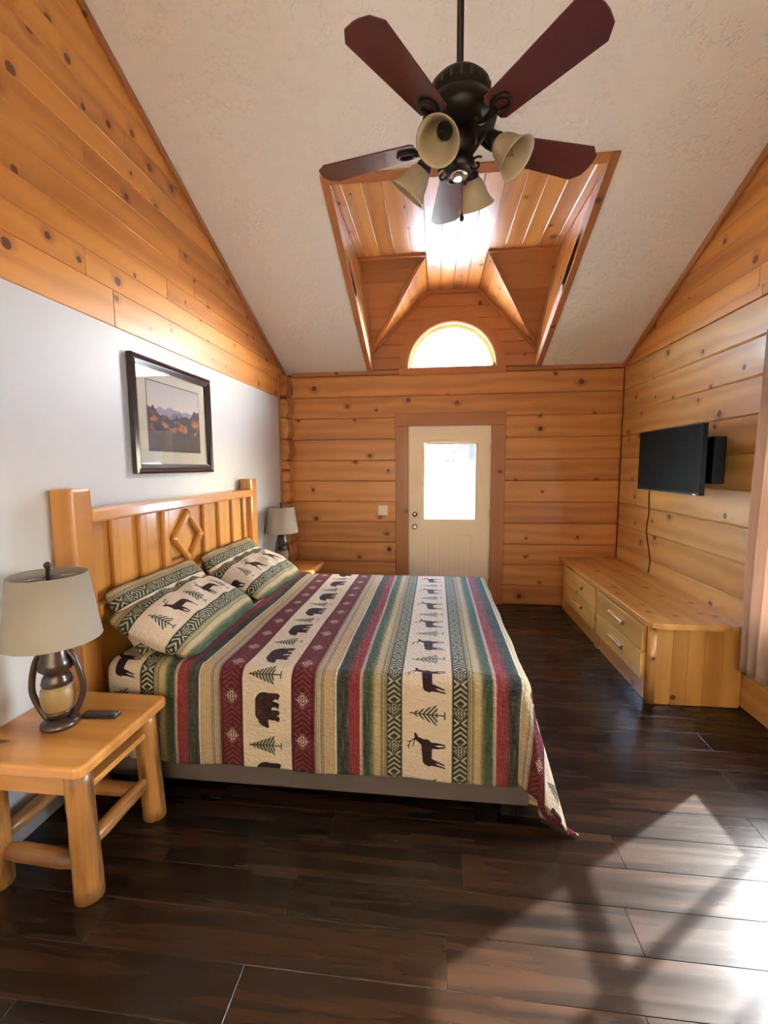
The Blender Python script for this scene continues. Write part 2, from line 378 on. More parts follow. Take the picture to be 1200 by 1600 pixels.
# ================================================================== mesh helpers
def link(name, me, mat=None, parent=None, mtx=None):
    o = bpy.data.objects.new(name, me); COL.objects.link(o)
    if me is not None and mat is not None and len(me.materials) == 0: me.materials.append(MAT[mat] if isinstance(mat, str) else mat)
    if parent is not None: o.parent = parent
    if mtx is not None: o.matrix_local = mtx
    return o
def empty(name, loc=(0, 0, 0), rz=0):
    o = bpy.data.objects.new(name, None); COL.objects.link(o); o.empty_display_size = 0.1
    o.location = loc; o.rotation_euler = (0, 0, rz); return o
def tag(o, label, cat, group=None, kind=None):
    if label: o['label'] = label
    if cat: o['category'] = cat
    if group: o['group'] = group
    if kind: o['kind'] = kind
    return o
def struct(o, label=None):
    o['kind'] = 'structure'
    if label: o['label'] = label
    return o
def frame(org, ex, ey):
    ex = Vector(ex).normalized(); ey = Vector(ey); ey = (ey - ex*ey.dot(ex)).normalized(); ez = ex.cross(ey)
    m = Matrix.Identity(4)
    for i in range(3): m[i][0] = ex[i]; m[i][1] = ey[i]; m[i][2] = ez[i]; m[i][3] = org[i]
    return m
def mesh(name, V, F, smooth=False):
    me = bpy.data.meshes.new(name); me.from_pydata([tuple(v) for v in V], [], F); me.update()
    if smooth:
        for p in me.polygons: p.use_smooth = True
    return me
def inset(poly, c):
    n = len(poly); out = []
    for i in range(n):
        p0, p1, p2 = Vector(poly[i-1]), Vector(poly[i]), Vector(poly[(i+1) % n])
        a = (p1-p0).normalized(); b = (p2-p1).normalized()
        na, nb = Vector((-a.y, a.x)), Vector((-b.y, b.x))
        k = na+nb; k = k/max(0.15, k.dot(na)) if k.length > 1e-6 else na
        out.append(p1 + k*c)
    return out
def prism_mesh(poly, h, c=0.0, name='plank'):
    """counter-clockwise polygon in local xy, face at z=0 with chamfered rim, body down to -h"""
    n = len(poly)
    if c > 0:
        q = inset(poly, c)
        V = [(p[0], p[1], -h) for p in poly] + [(p[0], p[1], -c) for p in poly] + [(p[0], p[1], 0) for p in q]
        F = [list(range(n))[::-1], [2*n+i for i in range(n)]]
        for i in range(n):
            j = (i+1) % n
            F += [[i, j, n+j, n+i], [n+i, n+j, 2*n+j, 2*n+i]]
    else:
        V = [(p[0], p[1], -h) for p in poly] + [(p[0], p[1], 0) for p in poly]
        F = [list(range(n))[::-1], [n+i for i in range(n)]] + [[i, (i+1) % n, n+(i+1) % n, n+i] for i in range(n)]
    return mesh(name, V, F)
PCACHE = {}
def plank(name, parent, mat, org, ex, ey, length, width, h=0.02, c=0.004, gap=0.0006):
    """rectangular board with its near-left corner at org"""
    key = (round(length, 3), round(width, 3), h, c, mat)
    if key not in PCACHE:
        l, w_ = length/2-gap, width/2-gap
        PCACHE[key] = prism_mesh([(-l, -w_), (l, -w_), (l, w_), (-l, w_)], h, c)
    ex = Vector(ex); ey = Vector(ey)
    return link(name, PCACHE[key], mat, parent, frame(Vector(org)+ex*length/2+ey*width/2, ex, ey))
def polyboard(name, parent, mat, org, ex, ey, poly, h=0.02, c=0.004):
    """board of any convex outline given in the (ex, ey) frame at org"""
    a = sum(poly[i][0]*poly[(i+1) % len(poly)][1]-poly[(i+1) % len(poly)][0]*poly[i][1] for i in range(len(poly)))
    if abs(a) < 0.002: return None
    if a < 0: poly = poly[::-1]
    cx = sum(p[0] for p in poly)/len(poly); cy = sum(p[1] for p in poly)/len(poly)
    me = prism_mesh([(p[0]-cx, p[1]-cy) for p in poly], h, c)
    ex = Vector(ex); ey = Vector(ey)
    return link(name, me, mat, parent, frame(Vector(org)+ex*cx+ey*cy, ex, ey))
def box_into(bm, x0, x1, y0, y1, z0, z1):
    vs = [bm.verts.new(p) for p in ((x0, y0, z0), (x1, y0, z0), (x1, y1, z0), (x0, y1, z0), (x0, y0, z1), (x1, y0, z1), (x1, y1, z1), (x0, y1, z1))]
    for f in ((0, 3, 2, 1), (4, 5, 6, 7), (0, 1, 5, 4), (1, 2, 6, 5), (2, 3, 7, 6), (3, 0, 4, 7)): bm.faces.new([vs[i] for i in f])
def boxes(bs, bevel=0.0, seg=2, name='box'):
    bm = bmesh.new()
    for b in bs: box_into(bm, *b)
    if bevel > 0: bmesh.ops.bevel(bm, geom=bm.edges[:], offset=bevel, segments=seg, profile=0.6, affect='EDGES')
    me = bpy.data.meshes.new(name); bm.to_mesh(me); bm.free()
    return me
def beam(name, parent, mat, lo, hi, axis='x', bevel=0.004, seg=2):
    """bevelled timber filling lo..hi, grain along axis (its local x)"""
    lo = Vector(lo); hi = Vector(hi); c = (lo+hi)/2; d = (hi-lo)/2
    ex, ey = {'x': ((1, 0, 0), (0, 1, 0)), 'y': ((0, 1, 0), (0, 0, 1)), 'z': ((0, 0, 1), (1, 0, 0))}[axis]
    m = frame(c, ex, ey); s = m.to_3x3().transposed() @ d
    me = boxes([(-abs(s.x), abs(s.x), -abs(s.y), abs(s.y), -abs(s.z), abs(s.z))], bevel, seg)
    return link(name, me, mat, parent, m)
def lathe(profile, n=32, name='lathe', caps=True, smooth=True):
    V = []; F = []
    for (r, z) in profile:
        for k in range(n): V.append((r*math.cos(2*math.pi*k/n), r*math.sin(2*math.pi*k/n), z))
    for i in range(len(profile)-1):
        for k in range(n):
            k2 = (k+1) % n; F.append([i*n+k, i*n+k2, (i+1)*n+k2, (i+1)*n+k])
    if caps:
        F.append(list(range(n))[::-1]); F.append([(len(profile)-1)*n+k for k in range(n)])
    me = mesh(name, V, F)
    if smooth:
        for p in me.polygons: p.use_smooth = len(p.vertices) == 4
    return me
def pole_mesh(length, r0, r1, n=14, wob=0.0, ends=0.0, seed=0, seg=8):
    """round log along local x from 0 to length; tapered tenon ends when ends > 0"""
    rg = random.Random(seed); V = []; F = []; xs = [length*i/seg for i in range(seg+1)]
    if ends > 0: xs = [0, ends*0.5, ends] + [ends+(length-2*ends)*i/seg for i in range(1, seg)] + [length-ends, length-ends*0.5, length]
    for x in xs:
        t = x/length; r = r0+(r1-r0)*t
        if ends > 0:
            e = min(x, length-x)/ends; r *= 0.55+0.45*min(1, max(0, e))**0.6
        oy, oz = wob*math.sin(3.1*t+seed), wob*math.cos(2.3*t+seed*2)
        for k in range(n):
            a = 2*math.pi*k/n; rr = r*(1+wob*6*math.sin(2*a+seed+t*3)*0.5)
            V.append((x, oy+rr*math.cos(a), oz+rr*math.sin(a)))
    m = len(xs)
    for i in range(m-1):
        for k in range(n): F.append([i*n+k, (i+1)*n+k, (i+1)*n+(k+1) % n, i*n+(k+1) % n])
    F.append(list(range(n))); F.append([(m-1)*n+k for k in range(n)][::-1])
    me = mesh('pole', V, F)
    for p in me.polygons: p.use_smooth = len(p.vertices) == 4
    return me
def pole(name, parent, mat, p0, p1, r0, r1=None, **k):
    p0, p1 = Vector(p0), Vector(p1); d = p1-p0; r1 = r0 if r1 is None else r1
    side = Vector((0, 0, 1)) if abs(d.normalized().z) < 0.9 else Vector((1, 0, 0))
    return link(name, pole_mesh(d.length, r0, r1, **k), mat, parent, frame(p0, d, side))
def tube_mesh(pts, r, n=10, name='tube', closed=False):
    """tube along a polyline; r may be a list"""
    pts = [Vector(p) for p in pts]; m = len(pts); V = []; F = []
    prev = None
    for i, p in enumerate(pts):
        if closed: t = (pts[(i+1) % m]-pts[i-1]).normalized()
        else: t = (pts[min(i+1, m-1)]-pts[max(i-1, 0)]).normalized()
        if prev is None: a = t.cross(Vector((0, 0, 1)) if abs(t.z) < 0.9 else Vector((1, 0, 0))).normalized()
        else: a = (prev - t*prev.dot(t)).normalized()
        prev = a; b = t.cross(a); rr = r[i] if isinstance(r, (list, tuple)) else r
        for k in range(n):
            an = 2*math.pi*k/n; V.append(p + a*(rr*math.cos(an)) + b*(rr*math.sin(an)))
    for i in range(m if closed else m-1):
        i2 = (i+1) % m
        for k in range(n): F.append([i*n+k, i*n+(k+1) % n, i2*n+(k+1) % n, i2*n+k])
    if not closed: F.append(list(range(n))[::-1]); F.append([(m-1)*n+k for k in range(n)])
    me = mesh(name, V, F)
    for p in me.polygons: p.use_smooth = len(p.vertices) == 4
    return me
def spline(ctrl, n=24):
    c = [Vector(p) for p in ctrl]; c = [c[0]*2-c[1]] + c + [c[-1]*2-c[-2]]; out = []
    segs = len(c)-3
    for i in range(segs):
        for k in range(n//segs + 1):
            t = k/(n//segs+1); p0, p1, p2, p3 = c[i:i+4]
            out.append(0.5*((2*p1)+(p2-p0)*t+(2*p0-5*p1+4*p2-p3)*t*t+(3*p1-p0-3*p2+p3)*t**3))
    out.append(c[-2]); return out
def copy_tree(o, parent=None):
    c = o.copy(); COL.objects.link(c); c.parent = parent
    for ch in list(o.children): copy_tree(ch, c)
    return c
def clip_poly(poly, a, b, c):
    """keep the side a*x+b*y <= c"""
    out = []
    for i in range(len(poly)):
        p, q = poly[i], poly[(i+1) % len(poly)]
        dp, dq = a*p[0]+b*p[1]-c, a*q[0]+b*q[1]-c
        if dp <= 0: out.append(p)
        if dp*dq < 0:
            t = dp/(dp-dq); out.append((p[0]+(q[0]-p[0])*t, p[1]+(q[1]-p[1])*t))
    return out

# ================================================================== STRUCTURE
# ---- floor: dark planks running across the room
fl = struct(link('floor', boxes([(L-0.2, R+0.2, YR-0.2, D+0.2, -0.15, -0.012)]), 'slab'))
PW, PL = 0.1655, 1.22
y = 1.388 - PW*17; row = 0
while y < D:
    off = (row*0.47 % 1.0)*PL; x = L - off
    while x < R:
        x0, x1 = max(x, L), min(x+PL, R)
        y0, y1 = max(y, YR), min(y+PW, D)
        if x1-x0 > 0.02 and y1-y0 > 0.02:
            plank('plank', fl, 'floor', (x0, y0, 0), (1, 0, 0), (0, 1, 0), x1-x0, y1-y0, 0.012, 0.0012, 0.0003)
        x += PL
    y += PW; row += 1

# ---- back wall: log courses, door opening, gable wall of the dormer with the arched opening
DX0, DX1, DZ1 = -0.315, 0.623, 2.05
wb = struct(link('wall_back', boxes([(L-0.2, DX0, D+0.03, D+0.17, -0.1, ZC+0.06), (DX1, R+0.2, D+0.03, D+0.17, -0.1, ZC+0.06), (DX0, DX1, D+0.03, D+0.17, DZ1, AZ-0.03)]), 'slab'))
rows = [max(0.0, 0.466+PITCHZ*k) for k in range(-2, 10)]
for i in range(len(rows)-1):
    z0, z1 = rows[i], rows[i+1]
    if z0 < DZ1:
        spans = [(L, -0.40), (0.70, R)]
        if z1 > DZ1+0.06: spans = [(L, R)]
    else: spans = [(L, R)]
    for (a, b) in spans:
        if z0 < DZ1 < z1:
            for (c, d_, e) in ((L, -0.40, z0), (-0.40, 0.70, DZ1+0.03), (0.70, R, z0)):
                plank('log', wb, 'pine_log', (c, D, e), (1, 0, 0), (0, 0, 1), d_-c, z1-e, 0.03, 0.009 if e == z0 else 0.004)
            break
        plank('log', wb, 'pine_log', (a, D, z0), (1, 0, 0), (0, 0, 1), b-a, z1-z0, 0.03, 0.009)
# dormer gable: sheathing with an arched hole, boards round it
def arc(cx, cz, r, a0, a1, n): return [(cx+r*math.cos(a0+(a1-a0)*i/n), cz+r*math.sin(a0+(a1-a0)*i/n)) for i in range(n+1)]
for sgn in (-1, 1):
    A = arc(AX, AZ, AR+0.005, math.pi if sgn < 0 else 0, math.pi/2, 16)
    ext = AX+sgn*1.2
    poly = [(ext, ZC+0.0), (AX+sgn*(AR+0.005), ZC+0.0)] + A + [(AX, 3.75), (ext, 3.75)]
    if sgn > 0: poly = poly[::-1]
    o = link('gable_sheathing', prism_mesh([(p[0]-AX, p[1]-AZ) for p in (poly if sgn < 0 else poly)], 0.13), 'slab', wb, frame((AX, D+0.03, AZ), (1, 0, 0), (0, 0, 1)))
    me = o.data
    bm = bmesh.new(); bm.from_mesh(me); bmesh.ops.recalc_face_normals(bm, faces=bm.faces[:]); bm.to_mesh(me); bm.free()
gz = ZC+0.01
while gz < ZF+0.02:
    z0, z1 = gz, min(gz+0.132, ZF+0.03)
    base = [(CX0-0.02, z0), (CX1+0.02, z0), (CX1+0.02, z1), (CX0-0.02, z1)]
    base = clip_poly(base, -1, 1, ZT+0.05-CX0); base = clip_poly(base, 1, 1, ZT+0.05+CX1)
    zm = z0 - AZ
    hw = math.sqrt(max(0, (AR+0.045)**2 - max(0, min(z1-AZ, AR))**2)) if z0-AZ < AR+0.02 else 0
    if z0-AZ < AR-0.02:
        hw0 = math.sqrt(max(0.0, (AR+0.06)**2-max(0.0, z0-AZ)**2)); hw1 = math.sqrt(max(0.0, (AR+0.06)**2-(z1-AZ)**2)) if z1-AZ < AR+0.06 else 0.0
        for sgn in (-1, 1):
            x0, x1 = AX+sgn*hw0, AX+sgn*hw1
            # keep outside the line through (x0,z0),(x1,z1)
            nx, nz = (z1-z0)*-sgn, (x1-x0)*sgn
            polyboard('board', wb, 'pine_trim', (0, D, 0), (1, 0, 0), (0, 0, 1), clip_poly(base, nx, nz, nx*x0+nz*z0), 0.03, 0.007)
    else:
        polyboard('board', wb, 'pine_trim', (0, D, 0), (1, 0, 0), (0, 0, 1), base, 0.03, 0.007)
    gz += 0.132
# squared ends of the side-wall logs standing in the back left corner
for i in range(len(rows)-1):
    z0, z1 = rows[i]+0.002, rows[i+1]-0.002; ln = 0.20; h = z1-z0
    prof = [(0, 0), (0.075, 0.004), (0.098, h*0.2), (0.108, h*0.5), (0.098, h*0.8), (0.075, h-0.004), (0, h)]
    n = len(prof); V = []
    for k, yy in enumerate((0, 0.006, ln)):
        s = 0.94 if k == 0 else 1.0
        V += [(yy, (p[1]-h/2)*s, p[0]*s) for p in prof]
    F = [list(range(n))[::-1], [2*n+q for q in range(n)]]
    for k in range(2):
        for q in range(n): F.append([k*n+q, k*n+(q+1) % n, (k+1)*n+(q+1) % n, (k+1)*n+q])
    me = mesh('log_end', V, F)
    link('log_end', me, 'pine_log', wb, frame((L+0.002, D-ln, (z0+z1)/2), (0, 1, 0), (0, 0, 1)))

# ---- left wall: painted below, pine gable boards above
def gable_range(z):
    d = max(0.0, (z-ZC)/M); return YR+d, D-d
ZW = 2.372
def gable_slab(x0, x1):
    prof = [(YR-0.2, -0.1), (D+0.2, -0.1), (D+0.2, ZC+0.02), (RIDGE, ZR+0.1), (YR-0.2, ZC+0.02)]
    V = [(x0, p[0], p[1]) for p in prof]+[(x1, p[0], p[1]) for p in prof]; n = 5
    return mesh('wall', V, [list(range(n))[::-1], [n+i for i in range(n)]]+[[i, (i+1) % n, n+(i+1) % n, n+i] for i in range(n)])
wl_ = struct(link('wall_left', gable_slab(L-0.16, L-0.012), 'slab'))
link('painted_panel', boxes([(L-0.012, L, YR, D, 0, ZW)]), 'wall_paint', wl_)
zs = [ZW, 2.567] + [2.567+0.1325*k for k in range(1, 13)]
for i in range(len(zs)-1):
    z0, z1 = zs[i], zs[i+1]
    if z0 > ZR-0.03: break
    a0, b0 = gable_range(z0); a1, b1 = gable_range(min(z1, ZR))
    poly = [(a0, z0), (b0, z0)]
    if z0 < ZC < z1: poly += [(D, ZC)]
    poly += [(b1, z1), (a1, z1)]
    if z0 < ZC < z1: poly += [(YR, ZC)]
    if z1 > ZR: poly = [(a0, z0), (b0, z0), (RIDGE, ZR)]
    cuts = sorted([YR-1, D+1] + [random.uniform(-0.6, 0.8), random.uniform(2.0, 4.4)])
    for c0, c1 in zip(cuts[:-1], cuts[1:]):
        pc = clip_poly(clip_poly(poly, -1, 0, -c0), 1, 0, c1)
        if len(pc) > 2: polyboard('board', wl_, 'pine_board', (L+0.006, 0, 0), (0, 1, 0), (0, 0, 1), pc, 0.018, 0.0035)

# ---- right wall: log courses with a window, pine gable boards above
WY0, WY1, WZ0, WZ1 = 1.80, 2.90, 0.63, 1.9085
bm = bmesh.new()
for b in ((YR-0.2, WY0, -0.1, ZC), (WY1, D+0.2, -0.1, ZC), (WY0, WY1, -0.1, WZ0), (WY0, WY1, WZ1, ZC)): box_into(bm, R+0.03, R+0.17, *b)
me = bpy.data.meshes.new('wall'); bm.to_mesh(me); bm.free()
wr = struct(link('wall_right', me, 'slab'))
V = [(xx, p[0], p[1]) for xx in (R+0.03, R+0.17) for p in ((YR-0.2, ZC), (D+0.2, ZC), (RIDGE, ZR+0.12))]
link('gable_sheathing', mesh('gable', V, [[2, 1, 0], [3, 4, 5], [0, 1, 4, 3], [1, 2, 5, 4], [2, 0, 3, 5]]), 'slab', wr)
for i in range(len(rows)-1):
    z0, z1 = rows[i], rows[i+1]
    def seg(a, b, za, zb): plank('log', wr, 'pine_log_pale', (R, b, za), (0, -1, 0), (0, 0, 1), b-a, zb-za, 0.03, 0.009)
    if z1 <= WZ0 or z0 >= WZ1-0.01:
        if i % 3 == 0: seg(YR, 0.4, z0, z1); seg(0.4, D, z0, z1)
        else: seg(YR, D, z0, z1)
    else:
        seg(YR, WY0, z0, z1); seg(WY1, D, z0, z1)
        if z0 < WZ0 < z1: seg(WY0, WY1, z0, WZ0)
zs = [rows[-1], 2.70] + [2.70+0.1325*k for k in range(1, 12)]
for i in range(len(zs)-1):
    z0, z1 = zs[i], zs[i+1]
    if z0 > ZR-0.03: break
    a0, b0 = gable_range(z0); a1, b1 = gable_range(min(z1, ZR))
    poly = [(-b0, z0), (-a0, z0)]
    if z0 < ZC < z1: poly += [(-YR, ZC)]
    poly += [(-a1, z1), (-b1, z1)]
    if z0 < ZC < z1: poly += [(-D, ZC)]
    if z1 > ZR: poly = [(-b0, z0), (-a0, z0), (-RIDGE, ZR)]
    cuts = sorted([-D-1, -YR+1, random.uniform(-3.4, -1.5)])
    for c0, c1 in zip(cuts[:-1], cuts[1:]):
        pc = clip_poly(clip_poly(poly, -1, 0, -c0), 1, 0, c1)
        if len(pc) > 2: polyboard('board', wr, 'pine_board', (R-0.006 if i == 0 else R+0.004, 0, 0), (0, -1, 0), (0, 0, 1), pc, 0.022, 0.0035)

# ---- rear wall (behind the camera); its window is added, unseen, as fill light
RX0, RX1, RZ0, RZ1 = -1.62, 1.03, 0.55, 2.20
struct(link('wall_rear', boxes([(L-0.2, RX0, YR-0.17, YR, -0.1, ZC+0.06), (RX1, R+0.2, YR-0.17, YR, -0.1, ZC+0.06), (RX0, RX1, YR-0.17, YR, -0.1, RZ0), (RX0, RX1, YR-0.17, YR, RZ1, ZC+0.06)]), 'pine_log'))
rw_ = struct(link('fill_window', None), 'added unseen window behind the viewer, fill light for the room')
for nm, a, b, c, d_ in (('frame', RX0, RX0+0.05, RZ0, RZ1), ('frame', RX1-0.05, RX1, RZ0, RZ1), ('frame', RX0+0.05, RX1-0.05, RZ0, RZ0+0.05), ('frame', RX0+0.05, RX1-0.05, RZ1-0.05, RZ1), ('mullion', -0.325, -0.265, RZ0+0.05, RZ1-0.05)):
    link(nm, boxes([(a, b, YR-0.13, YR-0.05, c, d_)], 0.003, 1), 'white_trim', rw_)
link('fill_diffuser_sheet', boxes([(RX0+0.01, RX1-0.01, YR-0.032, YR-0.030, RZ0+0.02, RZ1-0.01)]), 'fill_diffuser', rw_)
link('pane', boxes([(RX0+0.04, RX1-0.04, YR-0.092, YR-0.088, RZ0+0.04, RZ1-0.04)]), 'glass', rw_)

# ---- ceiling: two textured slopes, the front one opened for the dormer
bm = bmesh.new()
def slope_box(x0, x1, y0, y1, front=True):
    f = (lambda yy: ZC+M*(D-yy)) if front else (lambda yy: ZC+M*(yy-YR))
    vs_ = [bm.verts.new((xx, yy, f(yy)+dz)) for dz in (0, 0.09) for (xx, yy) in ((x0, y0), (x1, y0), (x1, y1), (x0, y1))]
    for q in ((0, 3, 2, 1), (4, 5, 6, 7), (0, 1, 5, 4), (1, 2, 6, 5), (2, 3, 7, 6), (3, 0, 4, 7)): bm.faces.new([vs_[i] for i in q])
slope_box(L-0.15, CX0, RIDGE, D+0.25); slope_box(CX1, R+0.15, RIDGE, D+0.25); slope_box(CX0, CX1, RIDGE, YF)
slope_box(L-0.15, R+0.15, YR-0.25, RIDGE, False)
me = bpy.data.meshes.new('ceiling'); bm.to_mesh(me); bm.free()
ce = struct(link('ceiling', me, 'ceiling'))
# dormer well: flat board ceiling, sloping roof triangles, sloping sides, cheeks
dc = link('dormer_ceiling', boxes([(CX0-0.05, CX1+0.05, YF-0.02, D+0.2, ZF+0.022, ZF+0.10)]), 'slab', ce)
bw = (FX1-FX0)/4
for k in range(-5, 10):
    x0, x1 = max(CX0, FX0+bw*k), min(CX1, FX0+bw*(k+1))
    if x1-x0 < 0.02: continue
    y1 = D if 0 <= k <= 3 else YT+0.03
    plank('board', dc, 'pine_dormer', (x0, YF-0.02, ZF), (0, 1, 0), (1, 0, 0), y1-YF+0.02, x1-x0, 0.018, 0.005)
sl = Vector((0, D-YT, ZT-ZF)); sln = sl.length; sd_ir = sl.normalized()
for sgn, xc, xf in ((-1, CX0, FX0), (1, CX1, FX1)):
    wdt = abs(xf-xc)
    # roof triangle: horizontal boards stepping down the slope
    org = Vector((xc, YT, ZF))
    ex = Vector((1, 0, 0)); ey = sd_ir if False else -sd_ir
    part = link('dormer_roof_slope', mesh('tri', [Vector((xc, YT, ZF))+Vector((0, .0, .03)), Vector((xf, YT, ZF))+Vector((0, 0, .03)), Vector((xc, D, ZT))+Vector((0, 0, .03)), Vector((xc, YT, ZF+.07)), Vector((xf, YT, ZF+.07)), Vector((xc, D, ZT+.07))],
                [[0, 1, 2], [3, 5, 4], [0, 3, 4, 1], [1, 4, 5, 2], [2, 5, 3, 0]]), 'slab', ce)
    t = 0.0
    while t < sln-0.02:
        t1 = min(t+0.128, sln)
        w0, w1 = wdt*(1-t/sln), wdt*(1-t1/sln)
        # frame at the top corner: x towards the middle, y up the slope
        if sgn < 0: poly = [(0, -t1), (w1, -t1), (w0, -t), (0, -t)]
        else: poly = [(-w1, -t1), (0, -t1), (0, -t), (-w0, -t)]
        polyboard('board', part, 'pine_trim', org, (1, 0, 0), -sd_ir, [p for i_, p in enumerate(poly) if not (t1 >= sln-1e-6 and i_ == (1 if sgn < 0 else 0))], 0.018, 0.004)
        t = t1
    # sloping side of the inner dormer: boards running front to back
    A, B, C_ = Vector((xc-sgn*0.0, D, ZT)), Vector((xf, D, ZF)), Vector((xf, YT, ZF))
    nrm = (B-A).cross(C_-A).normalized()
    if nrm.z > 0: nrm = -nrm
    part = link('dormer_side', mesh('side', [p - nrm*dd for dd in (0.022, 0.07) for p in (A, B, C_)], [[0, 1, 2], [3, 5, 4], [0, 3, 4, 1], [1, 4, 5, 2], [2, 5, 3, 0]]), 'slab', ce)
    v = (B-A); vl = v.length; vd = v/vl; k = 0; s0 = 0.0
    while s0 < vl-0.02:
        s1 = min(s0+0.128, vl)
        def dep(s): return (D-YT)*s/vl
        ex = Vector((0, -1, 0)); ey = vd
        if ex.cross(ey).dot(nrm) < 0: ex = Vector((0, 1, 0))
        q = 1 if ex.y < 0 else -1
        poly = [(0, s0), (q*dep(s0), s0), (q*dep(s1), s1), (0, s1)]
        if s0 == 0: poly = [(0, 0), (q*dep(s1), s1), (0, s1)]
        polyboard('board', part, 'pine_dormer', A, ex, ey, poly, 0.018, 0.004)
        s0 = s1
    # cheek: vertical wall of the well, boards following the roof slope
    part = link('dormer_cheek', boxes([(xc-0.06, xc-0.022, YF-0.1, D+0.05, ZC-0.05, ZF+0.1)] if sgn < 0 else [(xc+0.022, xc+0.06, YF-0.1, D+0.05, ZC-0.05, ZF+0.1)]), 'slab', ce)
    # clip the backing to above the ceiling line
    bm = bmesh.new(); bm.from_mesh(part.data)
    bmesh.ops.bisect_plane(bm, geom=bm.verts[:]+bm.edges[:]+bm.faces[:], plane_co=(0, D, ZC+0.01), plane_no=(0, -M, -1), clear_outer=True)
    bm.to_mesh(part.data); bm.free()
    cheek = [(D, ZC), (D, ZT+0.03), (YT, ZF+0.02), (YF, ZF+0.0)]
    cdir = Vector((0, -1, M)).normalized()
    off = 0.0; mn = Vector((0, M, 1)).normalized()
    while off < 0.45:
        # strip between two lines parallel to the ceiling slope, measured along the normal in the yz plane
        c0 = (mn.y*D+mn.z*ZC)+off; c1 = c0+0.128
        p2 = clip_poly(clip_poly(cheek, -mn.y, -mn.z, -c0), mn.y, mn.z, c1)
        if len(p2) > 2:
            ex = cdir if sgn > 0 else -cdir
            ey = mn
            o0 = Vector((xc, D, ZC))
            pl = [((p[0]-D)*ex.y+(p[1]-ZC)*ex.z, (p[0]-D)*ey.y+(p[1]-ZC)*ey.z) for p in p2]
            polyboard('board', part, 'pine_dormer', o0, ex, ey, pl, 0.018, 0.002)
        off += 0.128
# ---- trims
ntrim = [0]
def trim(p0, p1, wdir, width, thick, mat='pine_trim'):
    """strip from p0 to p1, its width along wdir, standing proud by thick"""
    ntrim[0] += 1
    p0, p1 = Vector(p0), Vector(p1); ex = (p1-p0); l = ex.length
    me = boxes([(0, l, 0, width, 0, thick)], 0.003, 1)
    o = link('trim_%d' % ntrim[0], me, mat, None, frame(p0, ex, wdir)); return struct(o)
cs = Vector((0, -1, M)).normalized(); cn = Vector((0, -M, -1)).normalized()       # up the slope, ceiling normal into the room
# ceiling edges along the gable walls
def strip(p0, p1, wdir, ndir, width, thick, mat='pine_trim'):
    ex = (Vector(p1)-Vector(p0)).normalized(); wd = Vector(wdir); wd = (wd-ex*wd.dot(ex)).normalized()
    if ex.cross(wd).dot(Vector(ndir)) < 0: p0, p1 = p1, p0
    return trim(p0, p1, wdir, width, thick, mat)
top = (D-RIDGE)
strip((L+0.006, D, ZC), (L+0.006, RIDGE, ZR), (0, -M, -1), (1, 0, 0), 0.045, 0.022)
strip((R-0.004, D, ZC), (R-0.004, RIDGE, ZR), (0, -M, -1), (-1, 0, 0), 0.045, 0.022)
# dormer opening casing on the ceiling
def cp(x, yy): return Vector((x, yy, ZC+M*(D-yy)))
strip(cp(CX0, D), cp(CX0, YF-0.06), (-1, 0, 0), cn, 0.055, 0.018)
strip(cp(CX1, D), cp(CX1, YF-0.06), (1, 0, 0), cn, 0.055, 0.018)
strip(cp(CX0, YF), cp(CX1, YF), cs, cn, 0.065, 0.018)
# hip strips, ridge strips and gable strips inside the dormer
tn = Vector((0, -(ZF-ZT), -(D-YT))).normalized()
for sgn, xc, xf in ((-1, CX0, FX0), (1, CX1, FX1)):
    a, b = Vector((xc-sgn*0.012, D-0.012, ZT)), Vector((xf, YT, ZF-0.004))
    strip(a, b, Vector((sgn, 0, 0)), tn, 0.035, 0.02)
    strip(Vector((xc, YT-0.01, ZF)), Vector((xf, YT-0.01, ZF)), (0, 0, -1), (0, -1, 0), 0.022, 0.018)
    strip(Vector((xc, D-0.002, ZT)), Vector((xf, D-0.002, ZF)), Vector((0, 0, -1)), (0, -1, 0), 0.03, 0.016)
    strip(Vector((xc, D-0.03, ZT)), Vector((xc, YT, ZF-0.005)), (0, -0.3, -1), (-sgn, 0, 0), 0.02, 0.012)
strip(Vector((FX0, D-0.002, ZF)), Vector((FX1, D-0.002, ZF)), (0, 0, -1), (0, -1, 0), 0.03, 0.016)
# plate strip along the top of the back wall
strip((L+0.1, D-0.002, 2.632), (R, D-0.002, 2.632), (0, 0, 1), (0, -1, 0), 0.044, 0.012)
# wood strip where the painted wall meets the log ends
strip((L, D-0.215, 0), (L, D-0.215, 2.46), (0, -1, 0), (1, 0, 0), 0.018, 0.022)
strip((L+0.006, D-0.21, 2.36), (L+0.006, D-0.21, 2.63), (0, -1, 0), (1, 0, 0), 0.05, 0.016)

# ---- arched dormer window
aw = struct(link('window_1', None), 'half-round window glowing white above the door')
def arch_ring(r0, r1, y0, y1, zb=0.0, n=28):
    V = []; F = []
    P = [(r0, y0), (r1, y0), (r1, y1), (r0, y1)]
    for i in range(n+1):
        a = math.pi*i/n
        V += [(AX+r*math.cos(a), yy, AZ+r*math.sin(a)) for (r, yy) in P]
    for i in range(n):
        for k in range(4): F.append([i*4+k, (i+1)*4+k, (i+1)*4+(k+1) % 4, i*4+(k+1) % 4])
    F += [[3, 2, 1, 0], [n*4, n*4+1, n*4+2, n*4+3]]
    me = mesh('ring', V, F)
    bm = bmesh.new(); bm.from_mesh(me); bmesh.ops.recalc_face_normals(bm, faces=bm.faces[:]); bm.to_mesh(me); bm.free(); return me
link('casing', arch_ring(AR-0.002, 0.592, D-0.020, D+0.02), 'pine_trim', aw)
link('reveal', arch_ring(AR-0.012, AR+0.004, D-0.005, D+0.13), 'pine_dormer', aw)
